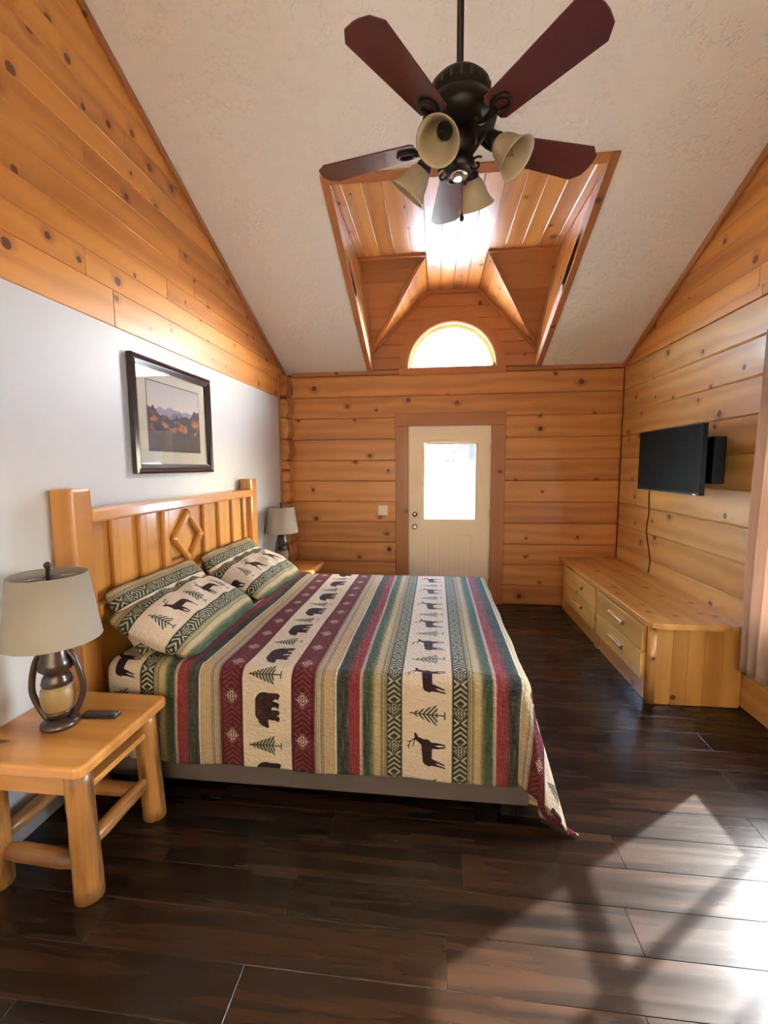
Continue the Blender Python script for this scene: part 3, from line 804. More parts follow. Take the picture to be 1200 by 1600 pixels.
link('sash', arch_ring(AR-0.045, AR-0.008, D+0.09, D+0.125), 'white_trim', aw)
link('sill_casing', boxes([(AX-0.592, AX+0.592, D-0.020, D+0.13, AZ-0.075, AZ+0.001)], 0.003, 1), 'pine_trim', aw)
link('sash_bottom', boxes([(AX-AR+0.02, AX+AR-0.02, D+0.09, D+0.125, AZ+0.002, AZ+0.03)]), 'white_trim', aw)
A = arc(AX, AZ, AR-0.03, 0, math.pi, 28)
link('pane', mesh('pane', [(p[0], D+0.108, p[1]) for p in A], [list(range(len(A)))]), 'glass', aw)

# ---- back door
dr = struct(link('door_1', None), 'cream back door with a tall glass lite and nickel knob')
SX0, SX1, SZ0, SZ1, SY = -0.305, 0.613, 0.015, 2.040, D+0.025
GX0, GX1, GZ0, GZ1 = -0.139, 0.455, 0.976, 1.868
link('door_slab', boxes([(SX0, GX0, SY, SY+0.045, SZ0, SZ1), (GX1, SX1, SY, SY+0.045, SZ0, SZ1), (GX0, GX1, SY, SY+0.045, SZ0, GZ0), (GX0, GX1, SY, SY+0.045, GZ1, SZ1)]), 'door_paint', dr)
def ring_boxes(x0, x1, z0, z1, wd, y0, y1): return [(x0-wd, x1+wd, y0, y1, z1, z1+wd), (x0-wd, x1+wd, y0, y1, z0-wd, z0), (x0-wd, x0, y0, y1, z0, z1), (x1, x1+wd, y0, y1, z0, z1)]
lf = link('lite_frame', boxes(ring_boxes(GX0+0.012, GX1-0.012, GZ0+0.012, GZ1-0.012, 0.036, SY-0.012, SY+0.02), 0.004, 1), 'door_paint', dr)
link('pane', boxes([(GX0-0.005, GX1+0.005, SY+0.036, SY+0.041, GZ0-0.005, GZ1+0.005)]), 'glass', lf)
link('inner_pane', boxes([(GX0, GX1, SY+0.006, SY+0.009, GZ0, GZ1)]), 'glass', lf)
sl_ = [(GX0+0.014, GX1-0.014, SY+0.020, SY+0.0245, GZ0+0.02+0.0165*k, GZ0+0.0203+0.0165*k) for k in range(52)]
o = link('blind_slats', boxes(sl_), 'slat', lf); o['kind'] = 'stuff'
link('blind_headrail', boxes([(GX0+0.012, GX1-0.012, SY+0.012, SY+0.03, GZ1-0.03, GZ1-0.010)]), 'white_trim', lf)
for xx in (GX0+0.075, GX1-0.085): link('blind_cord', boxes([(xx, xx+0.002, SY+0.013, SY+0.015, GZ0+0.02, GZ1-0.03)]), 'white_trim', lf)
link('blind_slide', boxes([(GX1-0.012, GX1+0.002, SY-0.02, SY-0.011, GZ1-0.10, GZ1-0.05)], 0.002, 1), 'white_trim', lf)
link('lite_label', boxes([(0.10, 0.215, SY-0.014, SY-0.0115, GZ1+0.004, GZ1+0.016)], 0.001, 1), 'ivory', lf)
for (x0, x1) in ((-0.125, 0.065), (0.225, 0.415)):
    link('raised_panel', boxes(ring_boxes(x0+.02, x1-.02, 0.27, 0.795, 0.02, SY-0.006, SY+0.005)+[(x0+0.035, x1-0.035, SY-0.005, SY+0.005, 0.285, 0.78)], 0.003, 1), 'door_paint', dr)
knob_p = [(0.034, 0.0), (0.034, 0.006), (0.014, 0.012), (0.012, 0.030), (0.026, 0.040), (0.031, 0.052), (0.026, 0.064), (0.012, 0.070)]
ky = frame((-0.241, SY, 0.895), (1, 0, 0), (0, 0, 1)); link('door_knob', lathe(knob_p, 24), 'nickel', dr, ky)
link('deadbolt', lathe([(0.032, 0), (0.032, 0.008), (0.026, 0.018), (0.010, 0.019), (0.010, 0.022)], 24), 'nickel', dr, frame((-0.241, SY, 1.038), (1, 0, 0), (0, 0, 1)))
for zz in (0.25, 1.05, 1.80): link('hinge', boxes([(SX1-0.004, SX1+0.010, SY-0.012, SY+0.004, zz-0.045, zz+0.045)], 0.002, 1), 'brass', dr)
link('weatherstrip', boxes([(SX0-0.010, SX0-0.001, SY+0.0, SY+0.05, 0, DZ1-0.003), (SX1+0.001, SX1+0.010, SY+0.005, SY+0.05, 0, DZ1-0.003), (SX0-0.01, SX1+0.01, SY+0.0, SY+0.05, SZ1+0.001, DZ1)]), 'white_trim', dr)
link('threshold', boxes([(SX0-0.01, SX1+0.01, D-0.01, D+0.16, 0.001, 0.014)], 0.003, 1), 'bronze', dr)
beam('casing_leg', dr, 'pine_trim', (-0.463, D-0.018, 0.0), (-0.313, D+0.02, 2.047), 'z', 0.004, 1)
beam('casing_leg', dr, 'pine_trim', (0.619, D-0.018, 0.0), (0.769, D+0.02, 2.047), 'z', 0.004, 1)
beam('casing_head', dr, 'pine_trim', (-0.463, D-0.018, 2.048), (0.769, D+0.02, 2.195), 'x', 0.004, 1)
beam('jamb', dr, 'pine_trim', (-0.3175, D+0.021, 0.0), (-0.3155, D+0.16, 2.05), 'z', 0)
# ---- side window behind the curtain (off to the right of the frame)
sw = struct(link('window_2', None), 'double-hung side window behind the curtain')
def side_box(name, y0, y1, z0, z1, x0, x1, mat): return link(name, boxes([(x0, x1, y0, y1, z0, z1)], 0.003, 1), mat, sw)
for nm, y0, y1, z0, z1 in (('frame', WY0, WY0+0.05, WZ0, WZ1), ('frame', WY1-0.05, WY1, WZ0, WZ1), ('frame', WY0+0.05, WY1-0.05, WZ0, WZ0+0.04), ('frame', WY0+0.05, WY1-0.05, WZ1-0.05, WZ1)):
    side_box(nm, y0, y1, z0, z1, R+0.03, R+0.13, 'white_trim')
side_box('meeting_rail', WY0+0.05, WY1-0.05, 1.30, 1.37, R+0.06, R+0.10, 'white_trim')
for ym in (2.42, 2.13): side_box('muntin', ym-0.022, ym+0.022, WZ0+0.04, WZ1-0.05, R+0.07, R+0.095, 'white_trim')
link('pane', boxes([(R+0.08, R+0.084, WY0+0.04, WY1-0.04, WZ0+0.03, WZ1-0.04)]), 'tinted', sw)
for nm, y0, y1, z0, z1, ax in (('casing_leg', WY0-0.11, WY0, WZ0-0.0, WZ1, 'z'), ('casing_leg', WY1, WY1+0.11, WZ0, WZ1, 'z'), ('casing_head', WY0-0.11, WY1+0.11, WZ1, WZ1+0.12, 'y'), ('casing_sill', WY0-0.11, WY1+0.11, WZ0-0.12, WZ0, 'y')):
    beam(nm, sw, 'pine_trim', (R-0.02, y0, z0), (R+0.03, y1, z1), ax, 0.003, 1)

# ---- outside: pale ground, added sun block over the arched window, white neighbouring building
struct(link('ground', boxes([(-60, 60, -60, 90, -0.6, -0.5)]), 'ground'))
ev = struct(link('wall_sun_block', boxes([(CX0-0.35, CX1+0.35, D+0.17, D+0.95, 3.56, 3.64)]), 'white_trim'))  # unseen overhang added to stop direct sun at the half-round window
nbd = empty('building', (4.6, 14, -0.5))
tag(nbd, 'white neighbouring building with blue-grey roof, seen through the door glass', 'building')
link('wall', boxes([(-3.9, 4.0, 0.35, 6, 0, 2.28)]), 'siding', nbd)
V = [(-4.19, 0, 2.27), (4.4, 0, 2.27), (4.4, 6.5, 2.27), (-4.19, 6.5, 2.27), (-2.2, 3.2, 4.6), (2.4, 3.2, 4.6)]
link('roof', mesh('roof', V, [[0, 1, 5, 4], [1, 2, 5], [2, 3, 4, 5], [3, 0, 4], [3, 2, 1, 0]]), 'roofing', nbd)

# ================================================================== BED
BY0, BY1, BXH, BXF, BZ = 1.915, 3.815, -1.60, 0.425, 0.66
bed = empty('bed', (-0.6, 2.9, 0)); bm_ = Matrix.Translation((0.6, -2.9, 0))
tag(bed, 'king bed with honey pine log headboard and taupe upholstered base', 'bed')
def bbeam(nm, mat, lo, hi, ax, bv=0.006, seg=2, par=None):
    o = beam(nm, bed, mat, Vector(lo)+Vector((0.6, -2.9, 0)), Vector(hi)+Vector((0.6, -2.9, 0)), ax, bv, seg); return o
bbeam('headboard_post', 'pine_bed', (L+0.004, 1.845, 0), (-1.645, 1.967, 1.505), 'z', 0.014)
bbeam('headboard_post', 'pine_bed', (L+0.004, 3.842, 0), (-1.645, 3.968, 1.495), 'z', 0.014)
bbeam('top_rail', 'pine_bed', (-1.735, 1.960, 1.335), (-1.635, 3.848, 1.402), 'y', 0.012)
bbeam('lower_rail', 'pine_bed', (-1.735, 1.960, 0.845), (-1.635, 3.848, 0.925), 'y', 0.012)
for k in range(8):                                            # panel of edge-glued vertical boards
    y0 = 1.962+k*(3.846-1.962)/8
    bbeam('panel_board', 'pine_bed', (-1.715, y0, 0.92), (-1.695, y0+(3.846-1.962)/8-0.0006, 1.34), 'z', 0.0012, 1)
for k in range(8):
    y0 = 1.962+k*(3.846-1.962)/8
    bbeam('panel_board', 'pine_bed', (-1.715, y0, 0.40), (-1.695, y0+(3.846-1.962)/8-0.0006, 0.85), 'z', 0.0012, 1)
for yc in (2.145, 2.365, 2.590, 3.075, 3.305, 3.540, 3.755):
    bbeam('slat', 'pine_bed', (-1.700, yc-0.029, 0.918), (-1.668, yc+0.029, 1.340), 'z', 0.012)
dmc = Vector((0, 2.842, 1.135)); dv = [Vector((0, 2.842, 1.322)), Vector((0, 3.030, 1.132)), Vector((0, 2.846, 0.948)), Vector((0, 2.652, 1.142))]
for i in range(4):
    p, q = dv[i], dv[(i+1) % 4]
    off = Vector((0.6, -2.9, 0)); x = Vector((-1.685, 0, 0))
    d_ = (q-p); inn = (dmc-(p+q)/2); ey = (inn-d_.normalized()*inn.dot(d_.normalized())).normalized()
    wd = 0.042; l = d_.length
    poly = [(0, 0), (l, 0), (l-wd, wd), (wd, wd)]
    ex = d_.normalized()
    if ex.cross(ey).x < 0:
        ex = -ex; p = q
    me = prism_mesh([(a-l/2, b-wd/2) for a, b in poly], 0.03, 0.010)
    link('diamond_bar', me, 'pine_bed', bed, frame(p+off+Vector((-1.660, 0, 0))+ex*l/2+ey*wd/2, ex, ey))
off = Vector((0.6, -2.9, 0))
link('base', boxes([(BXH+off.x-0.02, BXF+off.x, BY0+off.y+0.006, BY1+off.y, 0.070, 0.335)], 0.012, 3), 'bed_fabric', bed)
link('mattress', boxes([(BXH+off.x, BXF+off.x-0.01, BY0+off.y+0.02, BY1+off.y-0.01, 0.336, BZ-0.014)], 0.05, 3), 'mattress', bed)
for (lx, ly) in ((0.335, 1.975), (0.335, 3.75), (-1.5, 1.975), (-1.5, 3.75)):
    link('leg', boxes([(lx+off.x-0.032, lx+off.x+0.032, ly+off.y-0.032, ly+off.y+0.032, 0.0, 0.069)], 0.006, 2), 'dark_leg', bed)

# ---- quilt: a sheet folded over the mattress edges, corner flaring at the foot
def quilt():
    bend = 0.055
    S0, S1 = BXH+0.02, BXF; near, foot, far = 0.452, 0.58, 0.36
    ns, nt = 260, 330
    ss_ = np.linspace(S0, S1+foot, ns); tt = np.linspace(BY0-near, BY1+far, nt)
    rng = np.random.RandomState(3)
    V = np.zeros((ns*nt, 3)); UV = np.zeros((ns*nt, 2))
    def drop(e):
        """overhang arclength -> (outward, down) round a soft edge"""
        q = bend*math.pi/2
        if e <= -0.0: return 0.0, 0.0
        if e < q:
            a = e/bend; return bend*math.sin(a), bend*(1-math.cos(a))
        return bend, bend+(e-q)
    k = 0
    for s in ss_:
        a = s-(S1-bend)
        for t in tt:
            bn = (BY0+bend)-t; bf = t-(BY1-bend)
            x, y, z = s, t, BZ
            if a > 0 and bn > 0:
                r = math.hypot(a, bn); ph = math.atan2(bn, a)
                o_, dn = drop(r)
                # the corner hangs as a cone: flare it out and let it fold
                fl = math.sin(2*ph)**1.2
                wv = max(0.0, r-0.10)
                out = o_ + wv*(0.36*fl*(0.75+0.25*math.cos(6*ph)) + 0.05*fl*math.sin(11*ph))
                dn = bend + math.sqrt(max(0, max(0, dn-bend)**2-(out-o_)**2)) if dn > bend else dn
                ang = ph*0.55 + 0.9*(ph/ (math.pi/2))**3*(math.pi/2*0.5)
                ang = min(ang, math.pi/2)
                x = S1-bend+out*math.cos(ang); y = BY0+bend-out*math.sin(ang); z = BZ-dn
                pull = 0.0
                if z < 0.02:
                    ex = 0.02-z; x += ex*0.35*math.cos(ang); y -= ex*0.35*math.sin(ang); z = 0.02+0.006*math.sin(ex*40)
            elif a > 0:
                o_, dn = drop(a); x = S1-bend+o_; z = BZ-dn
                x += 0.10*max(0, dn-0.05)*(0.55+0.45*math.sin(t*7.0)) + 0.02*min(1, dn*4)*math.sin(t*13.0+1)
                if bf > 0: o2, d2 = drop(bf); y = BY1-bend+o2+0.3*min(d2, .3); z = min(z, BZ-d2)
            elif bn > 0:
                o_, dn = drop(bn); y = BY0+bend-o_; z = BZ-dn
                y -= 0.008*min(1, dn*4)*(math.sin(s*9.0)+0.5*math.sin(s*21.0+1)) + 0.022*min(1, dn*3)
            elif bf > 0:
                o_, dn = drop(bf); y = BY1-bend+o_; z = BZ-dn
            if a <= 0 and bn <= 0 and bf <= 0:
                z += 0.006*math.sin(s*5+t*3)*math.sin(t*4.1-s*2) + 0.0035*math.sin(s*17+math.sin(t*6))
            V[k] = (x, y, z); UV[k] = (s, t); k += 1
    # slack ripple and hem wave on the near drop
    F = []
    for i in range(ns-1):
        for j in range(nt-1): F.append([i*nt+j, (i+1)*nt+j, (i+1)*nt+j+1, i*nt+j+1])
    me = bpy.data.meshes.new('quilt'); me.from_pydata(V.tolist(), [], F)
    uvl = me.uv_layers.new(name='UVMap'); idx = np.zeros(len(me.loops), dtype=np.int32); me.loops.foreach_get('vertex_index', idx)
    uvl.data.foreach_set('uv', UV[idx].astype(np.float32).ravel())
    for p in me.polygons: p.use_smooth = True
    return me
q = link('quilt', quilt(), 'quilt')
md = q.modifiers.new('thick', 'SOLIDIFY'); md.thickness = 0.009; md.offset = -1
tag(q, 'striped lodge quilt with bears, deer and fir trees spread over the bed', 'quilt')

# ---- pillows
def pillow_mesh(lx, ly, th, seed, soff):
    """short side lx (across the print), long side ly, puffed; flange round the edge"""
    n, m_ = 56, 80; rg = random.Random(seed); V = []; UV = []; F = []
    ph = [rg.uniform(0, 6) for _ in range(6)]
    for side in (1, -1):
        for i in range(n+1):
            for j in range(m_+1):
                a = -1+2*i/n; b = -1+2*j/m_
                e = max(0, 1-abs(a*1.02)**2.2)*max(0, 1-abs(b*1.02)**2.6)
                hgt = th/2*e**0.50
                wr_ = 0.010*math.sin(b*9+a*4+ph[0])*math.sin(a*5+ph[1]) + 0.006*math.sin(b*17+ph[2]+3*a)
                sx = a*lx/2*(1-0.05*(1-b*b)*0 - 0.045*abs(b)**3*0) ; sy = b*ly/2
                sx *= 1-0.05*(1-abs(b)**2)*abs(a)**4-0.10*abs(b)**5*abs(a); sy *= 1-0.04*(1-abs(a)**2)*abs(b)**4-0.07*abs(a)**5*abs(b)
                V.append((sx, sy, side*(hgt + wr_*e) + 0.010*math.sin(b*8+ph[3])*abs(a)**6)); UV.append((a*lx/2*1.1+soff, b*ly/2*1.08+rg.random()*0+ph[4]*0.02+0.06))
    N1 = (n+1)*(m_+1)
    for k in (0, 1):
        for i in range(n):
            for j in range(m_):
                f = [k*N1+i*(m_+1)+j, k*N1+(i+1)*(m_+1)+j, k*N1+(i+1)*(m_+1)+j+1, k*N1+i*(m_+1)+j+1]
                F.append(f if k == 0 else f[::-1])
    me = bpy.data.meshes.new('pillow'); me.from_pydata(V, [], F)
    uvl = me.uv_layers.new(name='UVMap')
    for l in me.loops: uvl.data[l.index].uv = UV[l.vertex_index]
    bm = bmesh.new(); bm.from_mesh(me); bmesh.ops.remove_doubles(bm, verts=bm.verts[:], dist=0.0004); bm.to_mesh(me); bm.free()
    for p in me.polygons: p.use_smooth = True
    return me
def put_pillow(x, y, z, tilt, yaw, lx, ly, th, seed, label, roll=0.0):
    o = link('pillow', pillow_mesh(lx, ly, th, seed, -0.034), 'sham')
    o.rotation_mode = 'XYZ'
    o.matrix_world = Matrix.Translation((x, y, z)) @ Matrix.Rotation(yaw, 4, 'Z') @ Matrix.Rotation(tilt, 4, 'Y') @ Matrix.Rotation(roll, 4, 'X')
    return tag(o, label, 'pillow', 'deer print pillows')
put_pillow(-1.530, 2.400, 0.800, math.radians(58), 0.0, 0.46, 0.86, 0.20, 1, 'deer print pillow behind, leaning on the headboard near the big lamp')
put_pillow(-1.530, 3.330, 0.800, math.radians(58), 0.0, 0.46, 0.86, 0.20, 2, 'deer print pillow behind, leaning on the headboard toward the far corner')
put_pillow(-1.400, 2.375, 0.775, math.radians(23), 0.05, 0.50, 0.93, 0.25, 3, 'deer print pillow lying in front, nearest the big lamp')
put_pillow(-1.390, 3.320, 0.775, math.radians(25), -0.03, 0.48, 0.88, 0.24, 4, 'deer print pillow lying in front, nearest the log corner')

# ================================================================== NIGHTSTANDS
def make_stand():
    t = empty('nightstand', (0, 0, 0)); zt = 0.55
    # slab top of three glued boards with rounded outer corners
    x0, x1, y0, y1 = -0.245, 0.285, -0.26, 0.26; rc = 0.03; n3 = 4
    for k in range(n3):
        ya, yb = y0+(y1-y0)*k/n3, y0+(y1-y0)*(k+1)/n3
        poly = [(x0, ya), (x1, ya), (x1, yb), (x0, yb)]
        if k == 0: poly = [(x0, ya), (x1-rc, ya), (x1-rc*0.3, ya+rc*0.3), (x1, ya+rc), (x1, yb), (x0, yb)]
        if k == n3-1: poly = [(x0, ya), (x1, ya), (x1, yb-rc), (x1-rc*0.3, yb-rc*0.3), (x1-rc, yb), (x0, yb)]
        cx, cy = (x0+x1)/2, (ya+yb)/2
        V = []; n = len(poly)
        def ins(c):   # round over only the outer rim
            out = []
            for px_, py_ in poly:
                qx = px_-c*(1 if px_ > x1-rc-1e-4 else 0)*(1 if abs(px_-(x1-rc)) > 1e-4 else 0)
                qy = py_+c*(1 if (k == 0 and py_ < ya+rc*0.4) else 0)-c*(1 if (k == n3-1 and py_ > yb-rc*0.4) else 0)
                out.append((qx, qy))
            return out
        levels = [(zt-0.045, 0.008), (zt-0.038, 0.0), (zt-0.010, 0.0), (zt-0.003, 0.004), (zt, 0.011)]
        for (zz, c) in levels: V += [(p[0]-cx, p[1]-cy, zz-zt) for p in ins(c)]
        F = [list(range(n))[::-1], [4*n+i for i in range(n)]]
        for a in range(4): F += [[a*n+i, a*n+(i+1) % n, (a+1)*n+(i+1) % n, (a+1)*n+i] for i in range(n)]
        link('top_board', mesh('top', V, F), 'pine_stand', t, Matrix.Translation((cx, cy, zt)))
    for i, (lx, ly) in enumerate(((0.215, -0.185), (0.215, 0.185), (-0.150, -0.185), (-0.150, 0.185))):
        pole('leg', t, 'pine_pole', (lx+0.01*(1 if lx > 0 else -1), ly+0.012*(1 if ly > 0 else -1), 0.0), (lx, ly, zt-0.044), 0.050, 0.046, wob=0.006, seed=i+1, n=16)
    beam('side_panel', t, 'pine_stand', (-0.145, -0.200, 0.395), (0.205, -0.180, 0.506), 'x', 0.002, 1)
    beam('side_panel', t, 'pine_stand', (-0.145, 0.180, 0.395), (0.205, 0.200, 0.506), 'x', 0.002, 1)
    beam('back_panel', t, 'pine_stand', (-0.170, -0.18, 0.395), (-0.150, 0.18, 0.506), 'y', 0.002, 1)
    beam('shelf', t, 'pine_stand', (-0.15, -0.179, 0.398), (0.235, 0.179, 0.424), 'y', 0.003, 1)
    for i, (a, b) in enumerate((((0.215, -0.185), (0.215, 0.185)), ((-0.150, -0.185), (-0.150, 0.185)))):
        pole('stretcher', t, 'pine_pole', (*a, 0.185), (*b, 0.185), 0.032, 0.030, ends=0.09, wob=0.004, seed=i+5)
    for i, (a, b) in enumerate((((-0.150, -0.185), (0.215, -0.185)), ((-0.150, 0.185), (0.215, 0.185)))):
        pole('stretcher', t, 'pine_pole', (*a, 0.130), (*b, 0.130), 0.034, 0.031, ends=0.09, wob=0.004, seed=i+8)
    return t
NS1 = (-1.515, 1.585, 0); NS2 = (-1.515, 4.545, 0)
st = make_stand(); st.location = NS1
tag(st, 'log-legged pine nightstand in front, holding the remote', 'nightstand', 'log nightstands')
st2 = copy_tree(st); st2.location = NS2
tag(st2, 'log-legged pine nightstand beyond the bed, by the log corner', 'nightstand', 'log nightstands')

# ---- lantern lamps
def make_lamp():
    t = empty('table_lamp', (0, 0, 0))
    link('base', lathe([(0.066, 0.0), (0.070, 0.006), (0.070, 0.018), (0.060, 0.027), (0.035, 0.034), (0.026, 0.040)], 36), 'lamp_bronze', t)
    link('globe', lathe([(0.022, 0.045), (0.042, 0.058), (0.058, 0.090), (0.063, 0.125), (0.059, 0.160), (0.046, 0.184)], 36), 'globe', t)
    link('lower_ring', lathe([(0.030, 0.038), (0.046, 0.048), (0.053, 0.066), (0.050, 0.074)], 36), 'lamp_bronze', t)
    link('collar', lathe([(0.050, 0.174), (0.056, 0.184), (0.050, 0.208), (0.040, 0.222), (0.050, 0.234), (0.060, 0.244), (0.060, 0.276), (0.052, 0.286), (0.049, 0.322), (0.036, 0.345), (0.012, 0.358)], 36), 'lamp_bronze', t)
    for s in (-1, 1):
        p = spline([(s*0.046, 0, 0.026), (s*0.070, 0, 0.070), (s*0.094, 0, 0.138), (s*0.092, 0, 0.200), (s*0.074, 0, 0.270), (s*0.040, 0, 0.330)], 30)
        link('frame_arm', tube_mesh(p, 0.0125, 10), 'lamp_bronze', t, Matrix.Rotation(math.radians(15), 4, 'Z'))
    link('stem', lathe([(0.009, 0.350), (0.009, 0.640), (0.004, 0.642)], 14), 'bronze', t)
    sh = link('shade', lathe([(0.170, 0.365), (0.1345, 0.630), (0.1325, 0.630), (0.168, 0.365), (0.170, 0.365)], 56, caps=False), 'linen', t)
    for zz, r in ((0.630, 0.1335), (0.366, 0.169)):
        link('rim', tube_mesh([(r*math.cos(a*math.pi/28), r*math.sin(a*math.pi/28), zz) for a in range(56)], 0.0018, 6, closed=True), 'linen', sh)
    for k in range(3):
        a = k*2*math.pi/3+0.4
        link('spoke', tube_mesh([(0, 0, 0.622), (0.133*math.cos(a), 0.133*math.sin(a), 0.627)], 0.0016, 6), 'nickel', sh)
    link('bulb', lathe([(0.012, 0.44), (0.013, 0.47), (0.028, 0.51), (0.030, 0.535), (0.020, 0.56), (0.004, 0.567)], 20), 'white_trim', t)
    link('finial', lathe([(0.006, 0.640), (0.010, 0.648), (0.008, 0.654), (0.014, 0.664), (0.013, 0.674), (0.004, 0.681)], 16), 'lamp_bronze', t)
    return t
lp = make_lamp(); lp.location = (-1.530, 1.575, 0.55)
tag(lp, 'lantern-style table lamp with cream drum shade beside the remote', 'lamp', 'lantern table lamps')
lp2 = copy_tree(lp); lp2.location = (-1.605, 4.49, 0.55); lp2.rotation_euler = (0, 0, math.radians(55))
tag(lp2, 'lantern-style table lamp with cream drum shade beyond the bed by the log corner', 'lamp', 'lantern table lamps')

# ---- remote control
rc_ = empty('remote_control', (-1.405, 1.645, 0.5505), math.radians(4))
tag(rc_, 'small black remote control lying on the front nightstand', 'remote')
link('body', boxes([(-0.075, 0.075, -0.022, 0.022, 0, 0.017)], 0.006, 3), 'remote', rc_)
for i in range(5):
    for j in range(2):
        link('button', boxes([(-0.055+i*0.02, -0.044+i*0.02, -0.012+j*0.014, -0.003+j*0.014, 0.0165, 0.0185)], 0.001, 1), 'remote_key', rc_)
link('directional_pad', lathe([(0.013, 0.0165), (0.013, 0.0185), (0.010, 0.0192)], 20), 'remote_key', rc_, Matrix.Translation((0.055, 0, 0)))

# ================================================================== DRESSER
ds = empty('dresser', (1.7, 4.05, 0)); DO = Vector((-1.7, -4.05, 0))
tag(ds, 'low honey pine dresser with four drawers below the television', 'dresser')
def dbeam(nm, lo, hi, ax, bv=0.004, seg=1, mat='pine_dresser', par=None): return beam(nm, par or ds, mat, Vector(lo)+DO, Vector(hi)+DO, ax, bv, seg)
X0d, Y0d, Y1d, ZTd = 1.412, 3.035, 5.125, 0.540
link('carcass', boxes([(X0d+0.02+DO.x, R-0.012+DO.x, Y0d+0.03+DO.y, Y1d-0.005+DO.y, 0.002, ZTd-0.002)]), 'pine_dresser', ds)
# top of four long boards, clipped corner towards the room
xs = [1.385, 1.540, 1.695, 1.850, R-0.006]
for k in range(4):
    a, b = xs[k], xs[k+1]; yn = 2.968
    poly = [(a, yn), (b, yn), (b, D-0.03), (a, D-0.03)]
    if k == 0: poly = [(a, yn+0.075), (a+0.022, yn+0.022), (a+0.075, yn), (b, yn), (b, D-0.03), (a, D-0.03)]
    lp_ = [(p[1], -p[0]) for p in poly]
    polyboard('top_board', ds, 'pine_dresser', DO+Vector((0, 0, ZTd+0.036)), (0, 1, 0), (-1, 0, 0), lp_, 0.036, 0.0015 if k else 0.004)
# face frame
dbeam('stile', (X0d, 4.885, 0), (X0d+0.022, 4.955, ZTd), 'z'); dbeam('stile', (X0d-0.012, 3.935, 0), (X0d+0.022, 4.005, ZTd), 'z', 0.012, 2)
for a, b in ((4.006, 4.884), (3.09, 3.934)):
    dbeam('base_rail', (X0d+0.004, a, 0.001), (X0d+0.022, b, 0.15), 'y'); dbeam('top_rail', (X0d+0.004, a, 0.515), (X0d+0.022, b, ZTd), 'y')
pole('corner_post', ds, 'pine_dresser', Vector((X0d+0.034, Y0d+0.030, 0))+DO, Vector((X0d+0.034, Y0d+0.030, ZTd))+DO, 0.034, n=24, seg=1)
# near end panel of vertical boards
ex = [1.446, 1.560, 1.655, 1.760, 1.872, R-0.012]
for a, b in zip(ex[:-1], ex[1:]): dbeam('end_board', (a, Y0d, 0), (b-0.0008, Y0d+0.029, ZTd), 'z', 0.003)
def drawer(y0, y1, z0, z1):
    f = dbeam('drawer', (X0d-0.026, y0, z0), (X0d+0.004, y1, z1), 'y', 0.006, 2, 'pine_drawer')
    yc, zc = (y0+y1)/2+0.00, (z0+z1)/2+0.005; ln = 0.26
    n = 8; V = []; F = []
    fm = f.matrix_basis.copy()
    prof = [(0.026*math.cos(math.pi*k/n-math.pi/2), 0.020*math.sin(math.pi*k/n-math.pi/2)) for k in range(n+1)]
    for xx in (-ln/2, ln/2): V += [(xx, p[1], p[0]) for p in prof]
    m2 = n+1
    F = [[i, i+1, m2+i+1, m2+i] for i in range(n)] + [[n, 0, m2, m2+n]] + [list(range(m2))[::-1]] + [[m2+i for i in range(m2)]]
    me = mesh('pull', V, F); me.materials.append(MAT['pine_dresser']); me.materials.append(MAT['pull_end'])
    bm = bmesh.new(); bm.from_mesh(me); bmesh.ops.recalc_face_normals(bm, faces=bm.faces[:]); bm.to_mesh(me); bm.free()
    for p in me.polygons:
        if len(p.vertices) > 4: p.material_index = 1
    h = bpy.data.objects.new('pull', me); COL.objects.link(h); h.parent = f
    w = frame(Vector((X0d-0.023, yc, zc))+DO, (0, -1, 0), (0, 0, 1))
    h.matrix_basis = fm.inverted() @ w
for (a, b) in ((4.012, 4.878), (3.085, 3.930)):
    drawer(a, b, 0.338, 0.522); drawer(a, b, 0.150, 0.334)

# ================================================================== TELEVISION
tv = empty('television', (1.75, 3.668, 1.63)); tag(tv, 'black flat television on a swing bracket above the dresser', 'television')
link('bezel', boxes([(0, 0.035, -0.462, 0.462, -0.242, 0.242)], 0.004, 2), 'black_plastic', tv)
link('screen', boxes([(-0.0015, 0.002, -0.453, 0.453, -0.228, 0.234)]), 'screen', tv)
link('rear_housing', boxes([(0.034, 0.075, -0.34, 0.34, -0.20, 0.12)], 0.015, 2), 'black_plastic', tv)
for yy in (-0.30, 0.10): link('wall_plate', boxes([(0.205, 0.245, yy, yy+0.20, -0.13, 0.16)], 0.004, 1), 'black_plastic', tv)
for yy in (-0.22, 0.2):
    link('bracket_arm', boxes([(0.074, 0.206, yy-0.025, yy+0.025, -0.03, 0.02)], 0.005, 1), 'black_plastic', tv)
link('cable_box', boxes([(0.09, 0.17, -0.435, -0.20, -0.165, 0.155)], 0.01, 2), 'black_plastic', tv)
link('status_light', boxes([(-0.003, 0.0, -0.425, -0.395, -0.2395, -0.2345)]), 'nickel', tv)
link('badge', boxes([(-0.003, 0.0, -0.012, 0.012, -0.2395, -0.2345)]), 'nickel', tv)
cz = spline([(1.80, 3.95, 1.47), (R-0.06, 4.25, 1.42), (R-0.010, 4.44, 1.34), (R-0.009, 4.43, 1.15), (R-0.009, 4.46, 0.98), (R-0.009, 4.40, 0.82), (R-0.009, 4.36, 0.70), (R-0.009, 4.38, 0.585)], 56)
tag(link('power_cord', tube_mesh(cz, 0.0045, 8), 'black_plastic'), 'thin dark cord hanging from the television to the dresser', 'cord')

